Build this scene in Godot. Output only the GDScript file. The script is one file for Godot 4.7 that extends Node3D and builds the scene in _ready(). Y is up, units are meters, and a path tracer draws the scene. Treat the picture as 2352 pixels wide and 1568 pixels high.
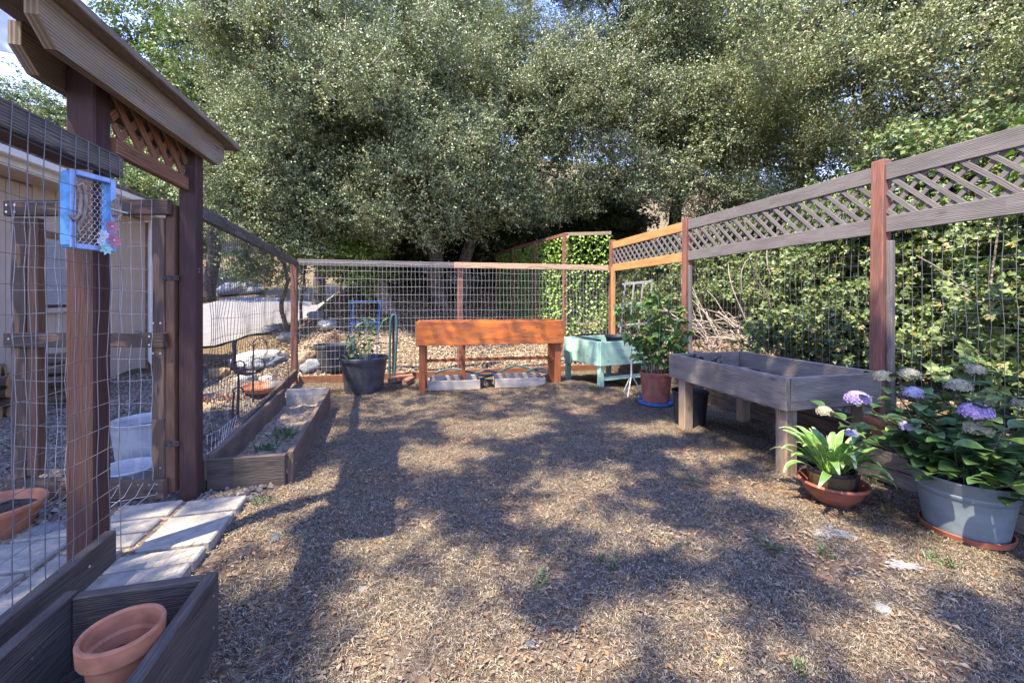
extends Node3D

var rng := RandomNumberGenerator.new()
var nz := FastNoiseLite.new()
var M := {}          # materials by name
var used := {}       # names taken
var grains := []

const SUN_STEP := Vector2(0.47, -0.30)   # how far the light travels along x and z for each metre it falls

func _ready() -> void:
	rng.seed = 7
	nz.seed = 3
	nz.frequency = 1.0
	nz.fractal_type = FastNoiseLite.FRACTAL_NONE
	# ---- camera
	var cam := Camera3D.new()
	cam.name = "camera"
	add_child(cam)
	cam.projection = Camera3D.PROJECTION_FRUSTUM
	cam.near = 0.05
	cam.far = 400.0
	cam.size = 0.05 * 1568.0 / 960.0
	cam.frustum_offset = Vector2(0, -0.05 * 94.0 / 960.0)
	cam.position = Vector3(0, 1.35, 0)
	cam.rotation_degrees = Vector3(0, -14.1, 0)
	cam.current = true
	# ---- sky and exposure
	var env := Environment.new()
	env.background_mode = Environment.BG_SKY
	var sm := ProceduralSkyMaterial.new()
	sm.sky_top_color = Color(0.41, 0.50, 0.76)
	sm.sky_horizon_color = Color(0.76, 0.79, 0.85)
	sm.sky_curve = 0.16
	sm.ground_bottom_color = Color(0.36, 0.31, 0.25)
	sm.ground_horizon_color = Color(0.50, 0.47, 0.42)
	sm.sun_angle_max = 12.0
	sm.sky_energy_multiplier = 1.45
	var sky := Sky.new()
	sky.sky_material = sm
	env.sky = sky
	env.tonemap_mode = Environment.TONE_MAPPER_LINEAR
	env.tonemap_exposure = 2.9
	env.sdfgi_enabled = true
	env.ssao_enabled = true
	env.ssil_enabled = true
	var we := WorldEnvironment.new()
	we.name = "world"
	we.environment = env
	add_child(we)
	# ---- sun: high, from the left and a little behind the camera
	var sun := DirectionalLight3D.new()
	sun.name = "sun"
	add_child(sun)
	sun.light_energy = 1.6
	sun.light_color = Color(1.0, 0.95, 0.86)
	sun.light_angular_distance = 0.6
	sun.shadow_enabled = true
	sun.look_at_from_position(Vector3.ZERO, Vector3(SUN_STEP.x, -1.0, SUN_STEP.y), Vector3(0, 0, 1))
	# ---- the place
	make_materials()
	make_ground()
	make_house()
	make_fences()
	make_pergola()
	make_gate()
	make_trees()
	make_hedge()
	make_beds()
	make_pots()
	make_yard()
	make_litter()

# =====================================================================  naming
func numbered(called: String) -> String:
	var n: int = used.get(called, -1) + 1
	used[called] = n
	return called if n == 0 else "%s_%03d" % [called, n]

func thing(called: String, label: String, category: String, at := Vector3.ZERO, turn := 0.0, group := "", kind := "") -> Node3D:
	var o := Node3D.new()
	o.name = numbered(called)
	add_child(o)
	o.position = at
	o.rotation.y = turn
	meta(o, label, category, group, kind)
	return o

func meta(o: Node, label: String, category: String, group := "", kind := "") -> void:
	if label: o.set_meta("label", label)
	if category: o.set_meta("category", category)
	if group: o.set_meta("group", group)
	if kind: o.set_meta("kind", kind)

func obj(called: String, mesh: Mesh, mat: Material, parent: Node3D, xf := Transform3D()) -> MeshInstance3D:
	var o := MeshInstance3D.new()
	o.name = numbered(called) if parent == self else called
	o.mesh = mesh
	if mat: o.material_override = mat
	parent.add_child(o, true)
	o.transform = xf
	return o

func many(called: String, mesh: Mesh, mat: Material, parent: Node3D, xfs: Array, cols: Array = []) -> MultiMeshInstance3D:
	var mm := MultiMesh.new()
	mm.transform_format = MultiMesh.TRANSFORM_3D
	mm.use_colors = cols.size() > 0
	mm.mesh = mesh
	mm.instance_count = xfs.size()
	for i in xfs.size():
		mm.set_instance_transform(i, xfs[i])
		if cols.size(): mm.set_instance_color(i, cols[i])
	var o := MultiMeshInstance3D.new()
	o.name = numbered(called) if parent == self else called
	o.multimesh = mm
	if mat: o.material_override = mat
	parent.add_child(o, true)
	return o

func rnd(a: float, b: float) -> float:
	return rng.randf_range(a, b)

func rvec() -> Vector3:
	var v := Vector3(rng.randfn(), rng.randfn(), rng.randfn())
	return v.normalized() if v.length() > 0.001 else Vector3.UP

func spin(v: Vector3, axis: Vector3, a: float) -> Vector3:
	return v.rotated(axis.normalized(), a)

func face(fwd: Vector3, up: Vector3) -> Basis:     # z along fwd, y near up
	var z := fwd.normalized()
	var x := up.cross(z)
	if x.length() < 0.01: x = Vector3(1, 0, 0.01).cross(z)
	x = x.normalized()
	return Basis(x, z.cross(x), z)

# =====================================================================  shapes
func tri(st: SurfaceTool, a: Vector3, b: Vector3, c: Vector3) -> void:
	st.add_vertex(a); st.add_vertex(b); st.add_vertex(c)

func quad(st: SurfaceTool, a: Vector3, b: Vector3, c: Vector3, d: Vector3) -> void:
	tri(st, a, b, c); tri(st, a, c, d)

# a box with chamfered edges; u runs along the longest side, in units of two metres, v across in half metres
func box_into(st: SurfaceTool, s: Vector3, c: float, xf := Transform3D()) -> void:
	var h := s * 0.5
	c = minf(c, minf(h.x, minf(h.y, h.z)) * 0.8)
	var off := Vector2(rnd(0, 1), rnd(0, 1))
	var longest := s.max_axis_index()
	var V := func(p: Vector3, n: Vector3) -> void:
		var o := [0, 1, 2]
		o.erase(longest)
		var k: int = o[0] if absf(n[o[1]]) > absf(n[o[0]]) else o[1]
		var uv := Vector2(p[longest] / 2.0, (p[k] + (0.17 if k == o[0] else 0.0) + signf(n[o[0]] + n[o[1]]) * 0.06) / 0.5)
		if absf(n[longest]) > 0.9: uv = Vector2(p[o[0]], p[o[1]]) * 0.6
		st.set_uv(uv + off)
		st.set_normal((xf.basis * n).normalized())
		st.add_vertex(xf * p)
	var Q := func(a: Vector3, b: Vector3, d: Vector3, e: Vector3, n: Vector3) -> void:
		if (b - a).cross(d - a).dot(n) > 0:
			var t := b; b = e; e = t
		V.call(a, n); V.call(b, n); V.call(d, n)
		V.call(a, n); V.call(d, n); V.call(e, n)
	for ax in 3:
		var b1 := (ax + 1) % 3
		var b2 := (ax + 2) % 3
		for sg in [-1.0, 1.0]:
			var n := Vector3.ZERO
			n[ax] = sg
			var P := func(i: float, j: float) -> Vector3:
				var p := Vector3.ZERO
				p[ax] = h[ax] * sg
				p[b1] = (h[b1] - c) * i
				p[b2] = (h[b2] - c) * j
				return p
			Q.call(P.call(-1, -1), P.call(1, -1), P.call(1, 1), P.call(-1, 1), n)
		for s1 in [-1.0, 1.0]:
			for s2 in [-1.0, 1.0]:
				var n2 := Vector3.ZERO
				n2[b1] = s1
				n2[b2] = s2
				n2 = n2.normalized()
				var E := func(along: float, first: bool) -> Vector3:
					var p := Vector3.ZERO
					p[ax] = (h[ax] - c) * along
					p[b1] = s1 * (h[b1] if first else h[b1] - c)
					p[b2] = s2 * (h[b2] - c if first else h[b2])
					return p
				Q.call(E.call(-1, true), E.call(1, true), E.call(1, false), E.call(-1, false), n2)
	for sx in [-1.0, 1.0]:
		for sy in [-1.0, 1.0]:
			for sz in [-1.0, 1.0]:
				var n3 := Vector3(sx, sy, sz).normalized()
				var a := Vector3(sx * h.x, sy * (h.y - c), sz * (h.z - c))
				var b := Vector3(sx * (h.x - c), sy * h.y, sz * (h.z - c))
				var d := Vector3(sx * (h.x - c), sy * (h.y - c), sz * h.z)
				if (b - a).cross(d - a).dot(n3) > 0:
					var t2 := b; b = d; d = t2
				V.call(a, n3); V.call(b, n3); V.call(d, n3)

func new_st() -> SurfaceTool:
	var st := SurfaceTool.new()
	st.begin(Mesh.PRIMITIVE_TRIANGLES)
	return st

# commit, with every face wound to agree with its normals
func done(st: SurfaceTool) -> ArrayMesh:
	var a := st.commit_to_arrays()
	var v: PackedVector3Array = a[Mesh.ARRAY_VERTEX]
	var n: PackedVector3Array = a[Mesh.ARRAY_NORMAL]
	var ix: PackedInt32Array = a[Mesh.ARRAY_INDEX] if a[Mesh.ARRAY_INDEX] != null else PackedInt32Array(range(v.size()))
	for t in range(0, ix.size() - 2, 3):
		var i := ix[t]
		var j := ix[t + 1]
		var k := ix[t + 2]
		if (v[j] - v[i]).cross(v[k] - v[i]).dot(n[i] + n[j] + n[k]) > 0.0:
			ix[t + 1] = k
			ix[t + 2] = j
	a[Mesh.ARRAY_INDEX] = ix
	var m := ArrayMesh.new()
	m.add_surface_from_arrays(Mesh.PRIMITIVE_TRIANGLES, a)
	return m

func box_mesh(s: Vector3, c := 0.004) -> ArrayMesh:
	var st := new_st()
	box_into(st, s, c)
	return done(st)

# a plank from a to b; w is its size towards `up`, t across
func board(parent: Node3D, called: String, a: Vector3, b: Vector3, w: float, t: float, mat: Material, up := Vector3.UP, c := 0.004) -> MeshInstance3D:
	var x := (b - a).normalized()
	var z := x.cross(up).normalized()
	var y := z.cross(x).normalized()
	return obj(called, box_mesh(Vector3(a.distance_to(b), w, t), c), mat, parent, Transform3D(Basis(x, y, z), (a + b) * 0.5))

func screw_at(parent: Node3D, p: Vector3, n: Vector3, r := 0.006) -> void:
	obj("screw", M._screw, M.steel, parent, Transform3D(face(n, Vector3.UP).scaled_local(Vector3(r, r, r)), p))

func tube_into(st: SurfaceTool, pts: Array, radii: Array, sides := 6, uvs := 1.0) -> void:
	var n := pts.size()
	var rings := []
	var ref := Vector3.UP
	var first: Vector3 = (pts[1] - pts[0]).normalized()
	if absf(first.dot(ref)) > 0.9: ref = Vector3(1, 0, 0)
	var x := ref.cross(first).normalized()
	var run := 0.0
	for i in n:
		var d: Vector3 = (pts[mini(i + 1, n - 1)] - pts[maxi(i - 1, 0)]).normalized()
		x = (x - d * x.dot(d)).normalized()
		var y := d.cross(x)
		if i: run += pts[i].distance_to(pts[i - 1])
		var ring := []
		for k in sides + 1:
			var a := TAU * k / sides
			var dir := x * cos(a) + y * sin(a)
			ring.append([pts[i] + dir * float(radii[i]), dir, Vector2(float(k) / sides, run * uvs)])
		rings.append(ring)
	for i in n - 1:
		for k in sides:
			for e in [[i, k], [i + 1, k + 1], [i + 1, k], [i, k], [i, k + 1], [i + 1, k + 1]]:
				var v: Array = rings[e[0]][e[1]]
				st.set_normal(v[1]); st.set_uv(v[2]); st.add_vertex(v[0])
	for e in [0, n - 1]:
		var cen: Vector3 = pts[e]
		var nn: Vector3 = (pts[0] - pts[1]).normalized() if e == 0 else (pts[n - 1] - pts[n - 2]).normalized()
		for k in sides:
			var tr := [cen, rings[e][k][0], rings[e][k + 1][0]]
			if (tr[1] - tr[0]).cross(tr[2] - tr[0]).dot(nn) > 0: tr = [tr[0], tr[2], tr[1]]
			for v in tr:
				st.set_normal(nn); st.set_uv(Vector2(0.5, 0.5)); st.add_vertex(v)

func tube(pts: Array, radii: Array, sides := 8, uvs := 1.0) -> ArrayMesh:
	var st := new_st()
	tube_into(st, pts, radii, sides, uvs)
	return done(st)

# revolve a profile of (radius, height) points
func lathe(prof: Array, seg := 40) -> ArrayMesh:
	var st := new_st()
	var n := prof.size()
	for i in n - 1:
		var p: Vector2 = prof[i]
		var q: Vector2 = prof[i + 1]
		var d := q - p
		var nr := Vector2(d.y, -d.x).normalized()
		for k in seg:
			var a0 := TAU * k / seg
			var a1 := TAU * (k + 1) / seg
			var vs := []
			for e in [[p, a0, k], [q, a1, k + 1], [q, a0, k], [p, a0, k], [p, a1, k + 1], [q, a1, k + 1]]:
				vs.append(e)
			for t in [0, 3]:
				for j in [0, 2, 1]:
					var e: Array = vs[t + j]
					var c := cos(float(e[1]))
					var s := sin(float(e[1]))
					st.set_normal(Vector3(nr.x * c, nr.y, nr.x * s))
					st.set_uv(Vector2(float(e[2]) / seg * 2.0, float(e[0].y) * 2.0 + float(e[0].x)))
					st.add_vertex(Vector3(e[0].x * c, e[0].y, e[0].x * s))
	return done(st)

# an uneven stone
func stone_mesh(sd: int, flat := 0.7, rough := 0.28) -> ArrayMesh:
	var sp := SphereMesh.new()
	sp.radius = 1.0; sp.height = 2.0
	sp.radial_segments = 14; sp.rings = 8
	var a := sp.get_mesh_arrays()
	var vs: PackedVector3Array = a[Mesh.ARRAY_VERTEX]
	for i in vs.size():
		var d := vs[i].normalized()
		var r := 1.0 + rough * nz.get_noise_3d(d.x * 1.3 + sd * 9.1, d.y * 1.3, d.z * 1.3) * 1.6 + rough * 0.5 * nz.get_noise_3d(d.x * 4.0 + sd, d.y * 4.0, d.z * 4.0)
		var p := d * r
		p.y = clampf(p.y, -0.75, 0.8 + 0.1 * sin(sd))
		vs[i] = p * Vector3(1, flat, 0.8)
	a[Mesh.ARRAY_VERTEX] = vs
	var am := ArrayMesh.new()
	am.add_surface_from_arrays(Mesh.PRIMITIVE_TRIANGLES, a)
	var st := new_st()
	st.create_from(am, 0)
	st.generate_normals()
	return done(st)

# a wire net on the plane spanned by two directions; wires bend a little
func net(o: Vector3, ud: Vector3, vd: Vector3, w: float, h: float, du: float, dv: float, r: float, wob := 0.006, sd := 0.0) -> ArrayMesh:
	var st := new_st()
	var nn := ud.cross(vd).normalized()
	var P := func(u: float, v: float) -> Vector3:
		var k := Vector3(u * 2.3 + sd, v * 2.7, sd)
		return o + ud * (u + wob * nz.get_noise_3d(k.x * 2, k.y * 2, k.z)) + vd * (v + wob * 1.4 * nz.get_noise_3d(k.x, k.y + 40, k.z)) + nn * wob * 2.2 * nz.get_noise_3d(k.x * 0.7 + 20, k.y * 0.8, k.z)
	var nu := int(round(w / du))
	var nv := int(round(h / dv))
	for i in nu + 1:
		var pts := []
		for j in nv + 1: pts.append(P.call(w * i / nu, h * j / nv))
		wire_into(st, pts, r * 1.15)
	for j in nv + 1:
		var pts := []
		var cnt := maxi(4, nu / 3)
		for i in cnt + 1: pts.append(P.call(w * i / cnt, h * j / nv))
		wire_into(st, pts, r * 0.85)
	return done(st)

func wire_into(st: SurfaceTool, pts: Array, r: float) -> void:
	for i in pts.size() - 1:
		var a: Vector3 = pts[i]
		var b: Vector3 = pts[i + 1]
		var d := (b - a).normalized()
		var x := d.cross(Vector3(0.3, 0.4, 0.86)).normalized()
		var y := d.cross(x)
		for k in 3:
			var n0 := x * cos(TAU * k / 3) + y * sin(TAU * k / 3)
			var n1 := x * cos(TAU * (k + 1) / 3) + y * sin(TAU * (k + 1) / 3)
			for e in [[a, n0], [b, n1], [b, n0], [a, n0], [a, n1], [b, n1]]:
				st.set_normal(e[1]); st.add_vertex(e[0] + e[1] * r)

# =====================================================================  materials
func lin(r: float, g: float, b: float) -> Color:
	return Color(r, g, b).linear_to_srgb()

func mat(nm: String, c: Color, rough := 0.8, metal := 0.0) -> StandardMaterial3D:
	var m := StandardMaterial3D.new()
	m.resource_name = nm
	m.albedo_color = c
	m.roughness = rough
	m.metallic = metal
	M[nm] = m
	return m

func noise_tex(freq: float, sd: int, c0: Color, c1: Color, size := 512, octaves := 4) -> NoiseTexture2D:
	var t := NoiseTexture2D.new()
	var f := FastNoiseLite.new()
	f.seed = sd
	f.frequency = freq
	f.fractal_octaves = octaves
	t.noise = f
	t.width = size; t.height = size
	t.seamless = true
	var g := Gradient.new()
	g.set_color(0, c0); g.set_color(1, c1)
	g.set_offset(0, 0.25); g.set_offset(1, 0.75)
	t.color_ramp = g
	return t

# grain of a sawn board: [tone, knot] for each pixel; 2 m along, 0.5 m across
func grain(sd: int, pitch: float, knots: int, fine: float) -> Array:
	var W := 512
	var Hh := 192
	var r := RandomNumberGenerator.new()
	r.seed = sd
	var ks := []
	for i in knots: ks.append(Vector2(r.randf() * 2.0, r.randf() * 0.5))
	var tone := PackedFloat32Array()
	var knot := PackedFloat32Array()
	tone.resize(W * Hh); knot.resize(W * Hh)
	for j in Hh:
		var v := 0.5 * j / Hh
		for i in W:
			var u := 2.0 * i / W
			var y := v + 0.02 * nz.get_noise_3d(u * 1.1, v * 5.0, sd)
			var kd := 0.0
			for k in ks:
				var q := Vector2((u - k.x) / 0.05, (v - k.y) / 0.016)
				var d2 := q.length_squared()
				if d2 < 40.0:
					y += 0.014 * exp(-d2 * 0.25) * signf(v - k.y)
					kd = maxf(kd, exp(-d2 * 2.2))
			var ring := 0.5 + 0.5 * sin(y * TAU / pitch + 2.5 * nz.get_noise_2d(u * 0.7 + sd, v * 7.0))
			ring = ring * ring
			var fn := 0.5 + 0.9 * nz.get_noise_3d(u * 7.0, v * 420.0, sd + 50)
			var big := nz.get_noise_3d(u * 2.2, v * 9.0, sd + 90)
			tone[j * W + i] = clampf((1.0 - fine) * ring + fine * fn + 0.28 * big, 0.0, 1.0)
			knot[j * W + i] = kd
	return [tone, knot]

func wood(nm: String, g: int, light: Vector3, dark: Vector3, rough := 0.8, relief := 0.15, blotch := Vector3(-1, 0, 0), bl := 0.0, bare := Vector3(-1, 0, 0), ba := 0.0) -> StandardMaterial3D:
	var W := 512
	var Hh := 192
	var im := Image.create(W, Hh, false, Image.FORMAT_RGB8)
	var bump := Image.create(W, Hh, false, Image.FORMAT_L8)
	var tone: PackedFloat32Array = grains[g][0]
	var knot: PackedFloat32Array = grains[g][1]
	for j in Hh:
		for i in W:
			var t := tone[j * W + i]
			var c := dark.lerp(light, t)
			if bl > 0.0:
				var k := clampf(0.5 + 2.6 * nz.get_noise_3d(i * 0.011 + g * 7, j * 0.021, 31.0 + nm.length()), 0, 1)
				c = c.lerp(blotch * (0.6 + 0.7 * t), k * bl)
			if ba > 0.0:
				var k2 := clampf(3.2 * nz.get_noise_3d(i * 0.014, j * 0.034, 77.0 + nm.length()) - 0.55, 0, 1)
				c = c.lerp(bare * (0.6 + 0.7 * t), k2 * ba)
			c = c.lerp(dark * 0.55, knot[j * W + i] * 0.8)
			im.set_pixel(i, j, lin(c.x, c.y, c.z))
			if not M.has("_bump%d" % g): bump.set_pixel(i, j, Color(t, t, t))
	var m := mat(nm, Color.WHITE, rough)
	m.albedo_texture = ImageTexture.create_from_image(im)
	m.heightmap_enabled = true
	if not M.has("_bump%d" % g): M["_bump%d" % g] = ImageTexture.create_from_image(bump)
	m.heightmap_texture = M["_bump%d" % g]
	m.heightmap_scale = relief
	return m

func mottled(nm: String, c: Vector3, vary: float, scale: float, rough: float, relief := 0.0, sd := 1) -> StandardMaterial3D:
	var m := mat(nm, Color.WHITE, rough)
	var a := c * (1.0 - vary)
	var b := c * (1.0 + vary)
	m.albedo_texture = noise_tex(0.012, sd, lin(a.x, a.y, a.z), lin(b.x, b.y, b.z), 512, 5)
	m.uv1_triplanar = true
	m.uv1_scale = Vector3.ONE * scale
	if relief > 0.0:
		m.heightmap_enabled = true
		if not M.has("_rough"): M["_rough"] = noise_tex(0.03, 9, Color.BLACK, Color.WHITE, 512, 4)
		m.heightmap_texture = M["_rough"]
		m.heightmap_scale = relief
	return m

func leafy(nm: String, rough: float, back: Vector3, spec := 0.5) -> StandardMaterial3D:
	var m := mat(nm, Color.WHITE, rough)
	m.vertex_color_use_as_albedo = true
	m.backlight_enabled = true
	m.backlight = lin(back.x, back.y, back.z)
	m.metallic_specular = spec
	m.cull_mode = BaseMaterial3D.CULL_DISABLED
	return m

func make_materials() -> void:
	grains = [grain(11, 0.011, 5, 0.45), grain(23, 0.016, 9, 0.25), grain(37, 0.007, 3, 0.6)]
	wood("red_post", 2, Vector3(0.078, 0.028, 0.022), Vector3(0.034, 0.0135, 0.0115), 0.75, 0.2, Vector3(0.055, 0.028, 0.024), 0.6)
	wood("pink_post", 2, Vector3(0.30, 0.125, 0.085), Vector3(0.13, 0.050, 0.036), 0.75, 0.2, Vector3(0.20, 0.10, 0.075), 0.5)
	wood("beam", 1, Vector3(0.36, 0.27, 0.165), Vector3(0.17, 0.115, 0.068), 0.8, 0.25, Vector3(0.25, 0.20, 0.15), 0.5)
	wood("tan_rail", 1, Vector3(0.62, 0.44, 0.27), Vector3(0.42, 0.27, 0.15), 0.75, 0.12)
	wood("cap", 0, Vector3(0.30, 0.235, 0.17), Vector3(0.12, 0.09, 0.065), 0.85, 0.35)
	wood("rail", 0, Vector3(0.20, 0.17, 0.135), Vector3(0.055, 0.045, 0.036), 0.85, 0.35, Vector3(0.10, 0.085, 0.07), 0.7)
	wood("brown", 1, Vector3(0.33, 0.155, 0.075), Vector3(0.15, 0.060, 0.030), 0.7, 0.15)
	wood("gate_dark", 0, Vector3(0.135, 0.085, 0.06), Vector3(0.045, 0.028, 0.02), 0.8, 0.3, Vector3(0.10, 0.07, 0.055), 0.6, Vector3(0.30, 0.17, 0.09), 0.7)
	wood("gate_brown", 2, Vector3(0.20, 0.10, 0.052), Vector3(0.08, 0.040, 0.022), 0.75, 0.2)
	wood("cedar", 1, Vector3(0.62, 0.36, 0.15), Vector3(0.40, 0.17, 0.055), 0.6, 0.1)
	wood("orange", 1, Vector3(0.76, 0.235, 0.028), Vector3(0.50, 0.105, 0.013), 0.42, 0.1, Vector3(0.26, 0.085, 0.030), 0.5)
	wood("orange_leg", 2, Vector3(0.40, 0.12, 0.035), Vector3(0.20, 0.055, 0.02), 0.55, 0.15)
	wood("grey", 0, Vector3(0.33, 0.285, 0.24), Vector3(0.125, 0.102, 0.085), 0.85, 0.25, Vector3(0.22, 0.175, 0.14), 0.45)
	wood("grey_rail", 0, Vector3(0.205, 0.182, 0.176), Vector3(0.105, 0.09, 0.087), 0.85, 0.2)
	wood("black_wood", 2, Vector3(0.115, 0.090, 0.072), Vector3(0.036, 0.028, 0.023), 0.85, 0.3, Vector3(0.095, 0.072, 0.056), 0.5)
	wood("dark_wood", 0, Vector3(0.175, 0.130, 0.098), Vector3(0.058, 0.043, 0.033), 0.85, 0.3, Vector3(0.19, 0.125, 0.08), 0.5)
	wood("leg_wood", 0, Vector3(0.40, 0.29, 0.19), Vector3(0.17, 0.11, 0.07), 0.8, 0.35, Vector3(0.30, 0.25, 0.22), 0.5)
	wood("box_wood", 1, Vector3(0.52, 0.46, 0.38), Vector3(0.32, 0.27, 0.22), 0.85, 0.2, Vector3(0.33, 0.32, 0.32), 0.5)
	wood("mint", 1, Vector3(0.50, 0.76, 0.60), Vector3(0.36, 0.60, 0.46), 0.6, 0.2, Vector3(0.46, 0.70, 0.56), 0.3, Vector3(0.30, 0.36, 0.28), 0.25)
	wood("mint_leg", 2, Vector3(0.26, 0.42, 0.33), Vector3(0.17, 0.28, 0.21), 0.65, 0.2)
	wood("log_bark", 2, Vector3(0.22, 0.15, 0.10), Vector3(0.07, 0.045, 0.03), 0.9, 0.6)
	wood("log_end", 1, Vector3(0.58, 0.36, 0.16), Vector3(0.32, 0.18, 0.08), 0.9, 0.3)
	mat("steel", lin(0.55, 0.55, 0.56), 0.4, 0.9)
	mat("wire", lin(0.52, 0.51, 0.52), 0.5, 0.25)
	mat("wire_mid", lin(0.19, 0.185, 0.19), 0.5, 0.3)
	mat("wire_dark", lin(0.10, 0.085, 0.075), 0.6, 0.5)
	mat("white_wire", lin(0.75, 0.74, 0.72), 0.5, 0.2)
	mottled("terracotta", Vector3(0.42, 0.165, 0.085), 0.22, 1.8, 0.75, 0.05, 5)
	mottled("terracotta_dark", Vector3(0.26, 0.085, 0.050), 0.25, 1.8, 0.6, 0.0, 6)
	mottled("red_pot", Vector3(0.30, 0.105, 0.072), 0.25, 1.5, 0.7, 0.0, 7)
	mottled("black_plastic", Vector3(0.020, 0.020, 0.024), 0.35, 1.4, 0.45, 0.0, 8)
	mottled("charcoal_plastic", Vector3(0.045, 0.046, 0.055), 0.35, 1.1, 0.5, 0.0, 9)
	mottled("slate_plastic", Vector3(0.155, 0.190, 0.205), 0.14, 1.2, 0.5, 0.0, 10)
	mottled("white_plastic", Vector3(0.44, 0.45, 0.47), 0.14, 1.4, 0.5, 0.0, 11)
	mottled("blue_paint", Vector3(0.10, 0.33, 0.66), 0.22, 3.0, 0.6, 0.03, 12)
	mottled("pale_blue_paint", Vector3(0.30, 0.43, 0.68), 0.12, 3.0, 0.6, 0.03, 13)
	mottled("soil", Vector3(0.055, 0.040, 0.030), 0.6, 3.0, 0.95, 0.8, 14)
	mottled("bed_soil", Vector3(0.27, 0.20, 0.135), 0.5, 3.0, 0.95, 0.8, 41)
	mottled("concrete", Vector3(0.30, 0.272, 0.228), 0.14, 1.6, 0.9, 0.25, 15)
	mottled("drive", Vector3(0.185, 0.177, 0.172), 0.10, 0.35, 0.9, 0.1, 16)
	mottled("siding", Vector3(0.52, 0.43, 0.36), 0.05, 0.5, 0.75, 0.0, 17)
	mottled("trim_white", Vector3(0.76, 0.74, 0.70), 0.05, 0.7, 0.6, 0.0, 18)
	mottled("trim_brown", Vector3(0.22, 0.13, 0.085), 0.2, 0.8, 0.8, 0.0, 19)
	mottled("roof", Vector3(0.15, 0.12, 0.10), 0.3, 0.8, 0.9, 0.3, 20)
	mottled("screen", Vector3(0.20, 0.10, 0.065), 0.25, 0.9, 0.8, 0.0, 21)
	mottled("stone_pale", Vector3(0.56, 0.53, 0.48), 0.22, 1.6, 0.9, 0.5, 22)
	mottled("stone_grey", Vector3(0.27, 0.28, 0.30), 0.3, 1.6, 0.9, 0.5, 23)
	mottled("stone_tan", Vector3(0.44, 0.30, 0.17), 0.3, 1.6, 0.9, 0.5, 24)
	mottled("rust", Vector3(0.16, 0.065, 0.038), 0.5, 4.0, 0.9, 0.2, 25)
	mottled("rebar", Vector3(0.05, 0.04, 0.038), 0.4, 4.0, 0.8, 0.2, 26)
	mottled("hose", Vector3(0.045, 0.105, 0.115), 0.2, 3.0, 0.5, 0.0, 27)
	mottled("blue_plastic", Vector3(0.06, 0.20, 0.62), 0.15, 3.0, 0.45, 0.0, 28)
	mottled("aluminium", Vector3(0.36, 0.335, 0.345), 0.2, 2.0, 0.55, 0.0, 29)
	mottled("bark", Vector3(0.20, 0.165, 0.13), 0.55, 1.3, 0.95, 1.6, 30)
	mottled("bark_pale", Vector3(0.36, 0.30, 0.24), 0.5, 1.6, 0.95, 1.6, 42)
	mottled("bark_dark", Vector3(0.075, 0.060, 0.050), 0.55, 1.3, 0.95, 1.6, 31)
	mottled("twigs", Vector3(0.34, 0.28, 0.235), 0.3, 2.0, 0.9, 0.0, 32)
	mottled("brick", Vector3(0.30, 0.15, 0.10), 0.35, 4.0, 0.9, 0.4, 33)
	mottled("dish", Vector3(0.60, 0.63, 0.68), 0.05, 1.0, 0.5, 0.0, 34)
	mottled("driftwood", Vector3(0.32, 0.25, 0.19), 0.3, 5.0, 0.9, 0.2, 35)
	mat("petal_pink", lin(0.55, 0.20, 0.26), 0.7)
	mat("petal_white", lin(0.66, 0.70, 0.74), 0.7)
	mat("petal_mint", lin(0.40, 0.66, 0.62), 0.7)
	# speckled glaze of the hosta pot
	var im := Image.create(256, 256, false, Image.FORMAT_RGB8)
	for j in 256:
		for i in 256:
			var k := nz.get_noise_2d(i * 0.21, j * 0.21) + 0.5 * nz.get_noise_2d(i * 0.5 + 90, j * 0.5)
			im.set_pixel(i, j, lin(0.20, 0.145, 0.060) if k > 0.08 else lin(0.016, 0.013, 0.014))
	var gl := mat("glaze", Color.WHITE, 0.3)
	gl.albedo_texture = ImageTexture.create_from_image(im)
	gl.uv1_scale = Vector3(2, 2, 1)
	mat("glaze_dark", lin(0.018, 0.014, 0.022), 0.22)
	# foliage; the colour of each leaf is its vertex colour
	leafy("oak_leaf", 0.46, Vector3(0.24, 0.30, 0.12), 0.6)
	leafy("bramble_leaf", 0.45, Vector3(0.24, 0.32, 0.09))
	leafy("plant_leaf", 0.45, Vector3(0.14, 0.22, 0.045))
	leafy("flower", 0.8, Vector3(0.2, 0.18, 0.3), 0.3)
	leafy("dry", 0.85, Vector3(0.10, 0.08, 0.04), 0.3)
	var pb := leafy("pebble", 0.9, Vector3.ZERO, 0.3)
	pb.backlight_enabled = false
	# glass of the house window
	var gs := mat("glass", Color(0.9, 0.95, 1.0, 0.25), 0.05)
	gs.transparency = BaseMaterial3D.TRANSPARENCY_ALPHA
	# ground: soil strewn with bits of straw; strokes are matter, not shade
	var gi := Image.create(1024, 1024, false, Image.FORMAT_RGB8)
	var gb := Image.create(1024, 1024, false, Image.FORMAT_L8)
	var gn := FastNoiseLite.new()
	gn.seed = 5
	gn.frequency = 0.02
	gn.fractal_octaves = 4
	var gimg := gn.get_seamless_image(1024, 1024)
	for j in 1024:
		for i in 1024:
			var k := gimg.get_pixel(i, j).r
			gi.set_pixel(i, j, lin(0.085 + 0.11 * k, 0.062 + 0.084 * k, 0.044 + 0.062 * k))
			gb.set_pixel(i, j, Color(k * 0.5, 0, 0))
	var pal := [Vector3(0.58, 0.48, 0.32), Vector3(0.42, 0.34, 0.23), Vector3(0.26, 0.20, 0.14), Vector3(0.14, 0.105, 0.075), Vector3(0.68, 0.59, 0.43), Vector3(0.08, 0.06, 0.045)]
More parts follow.
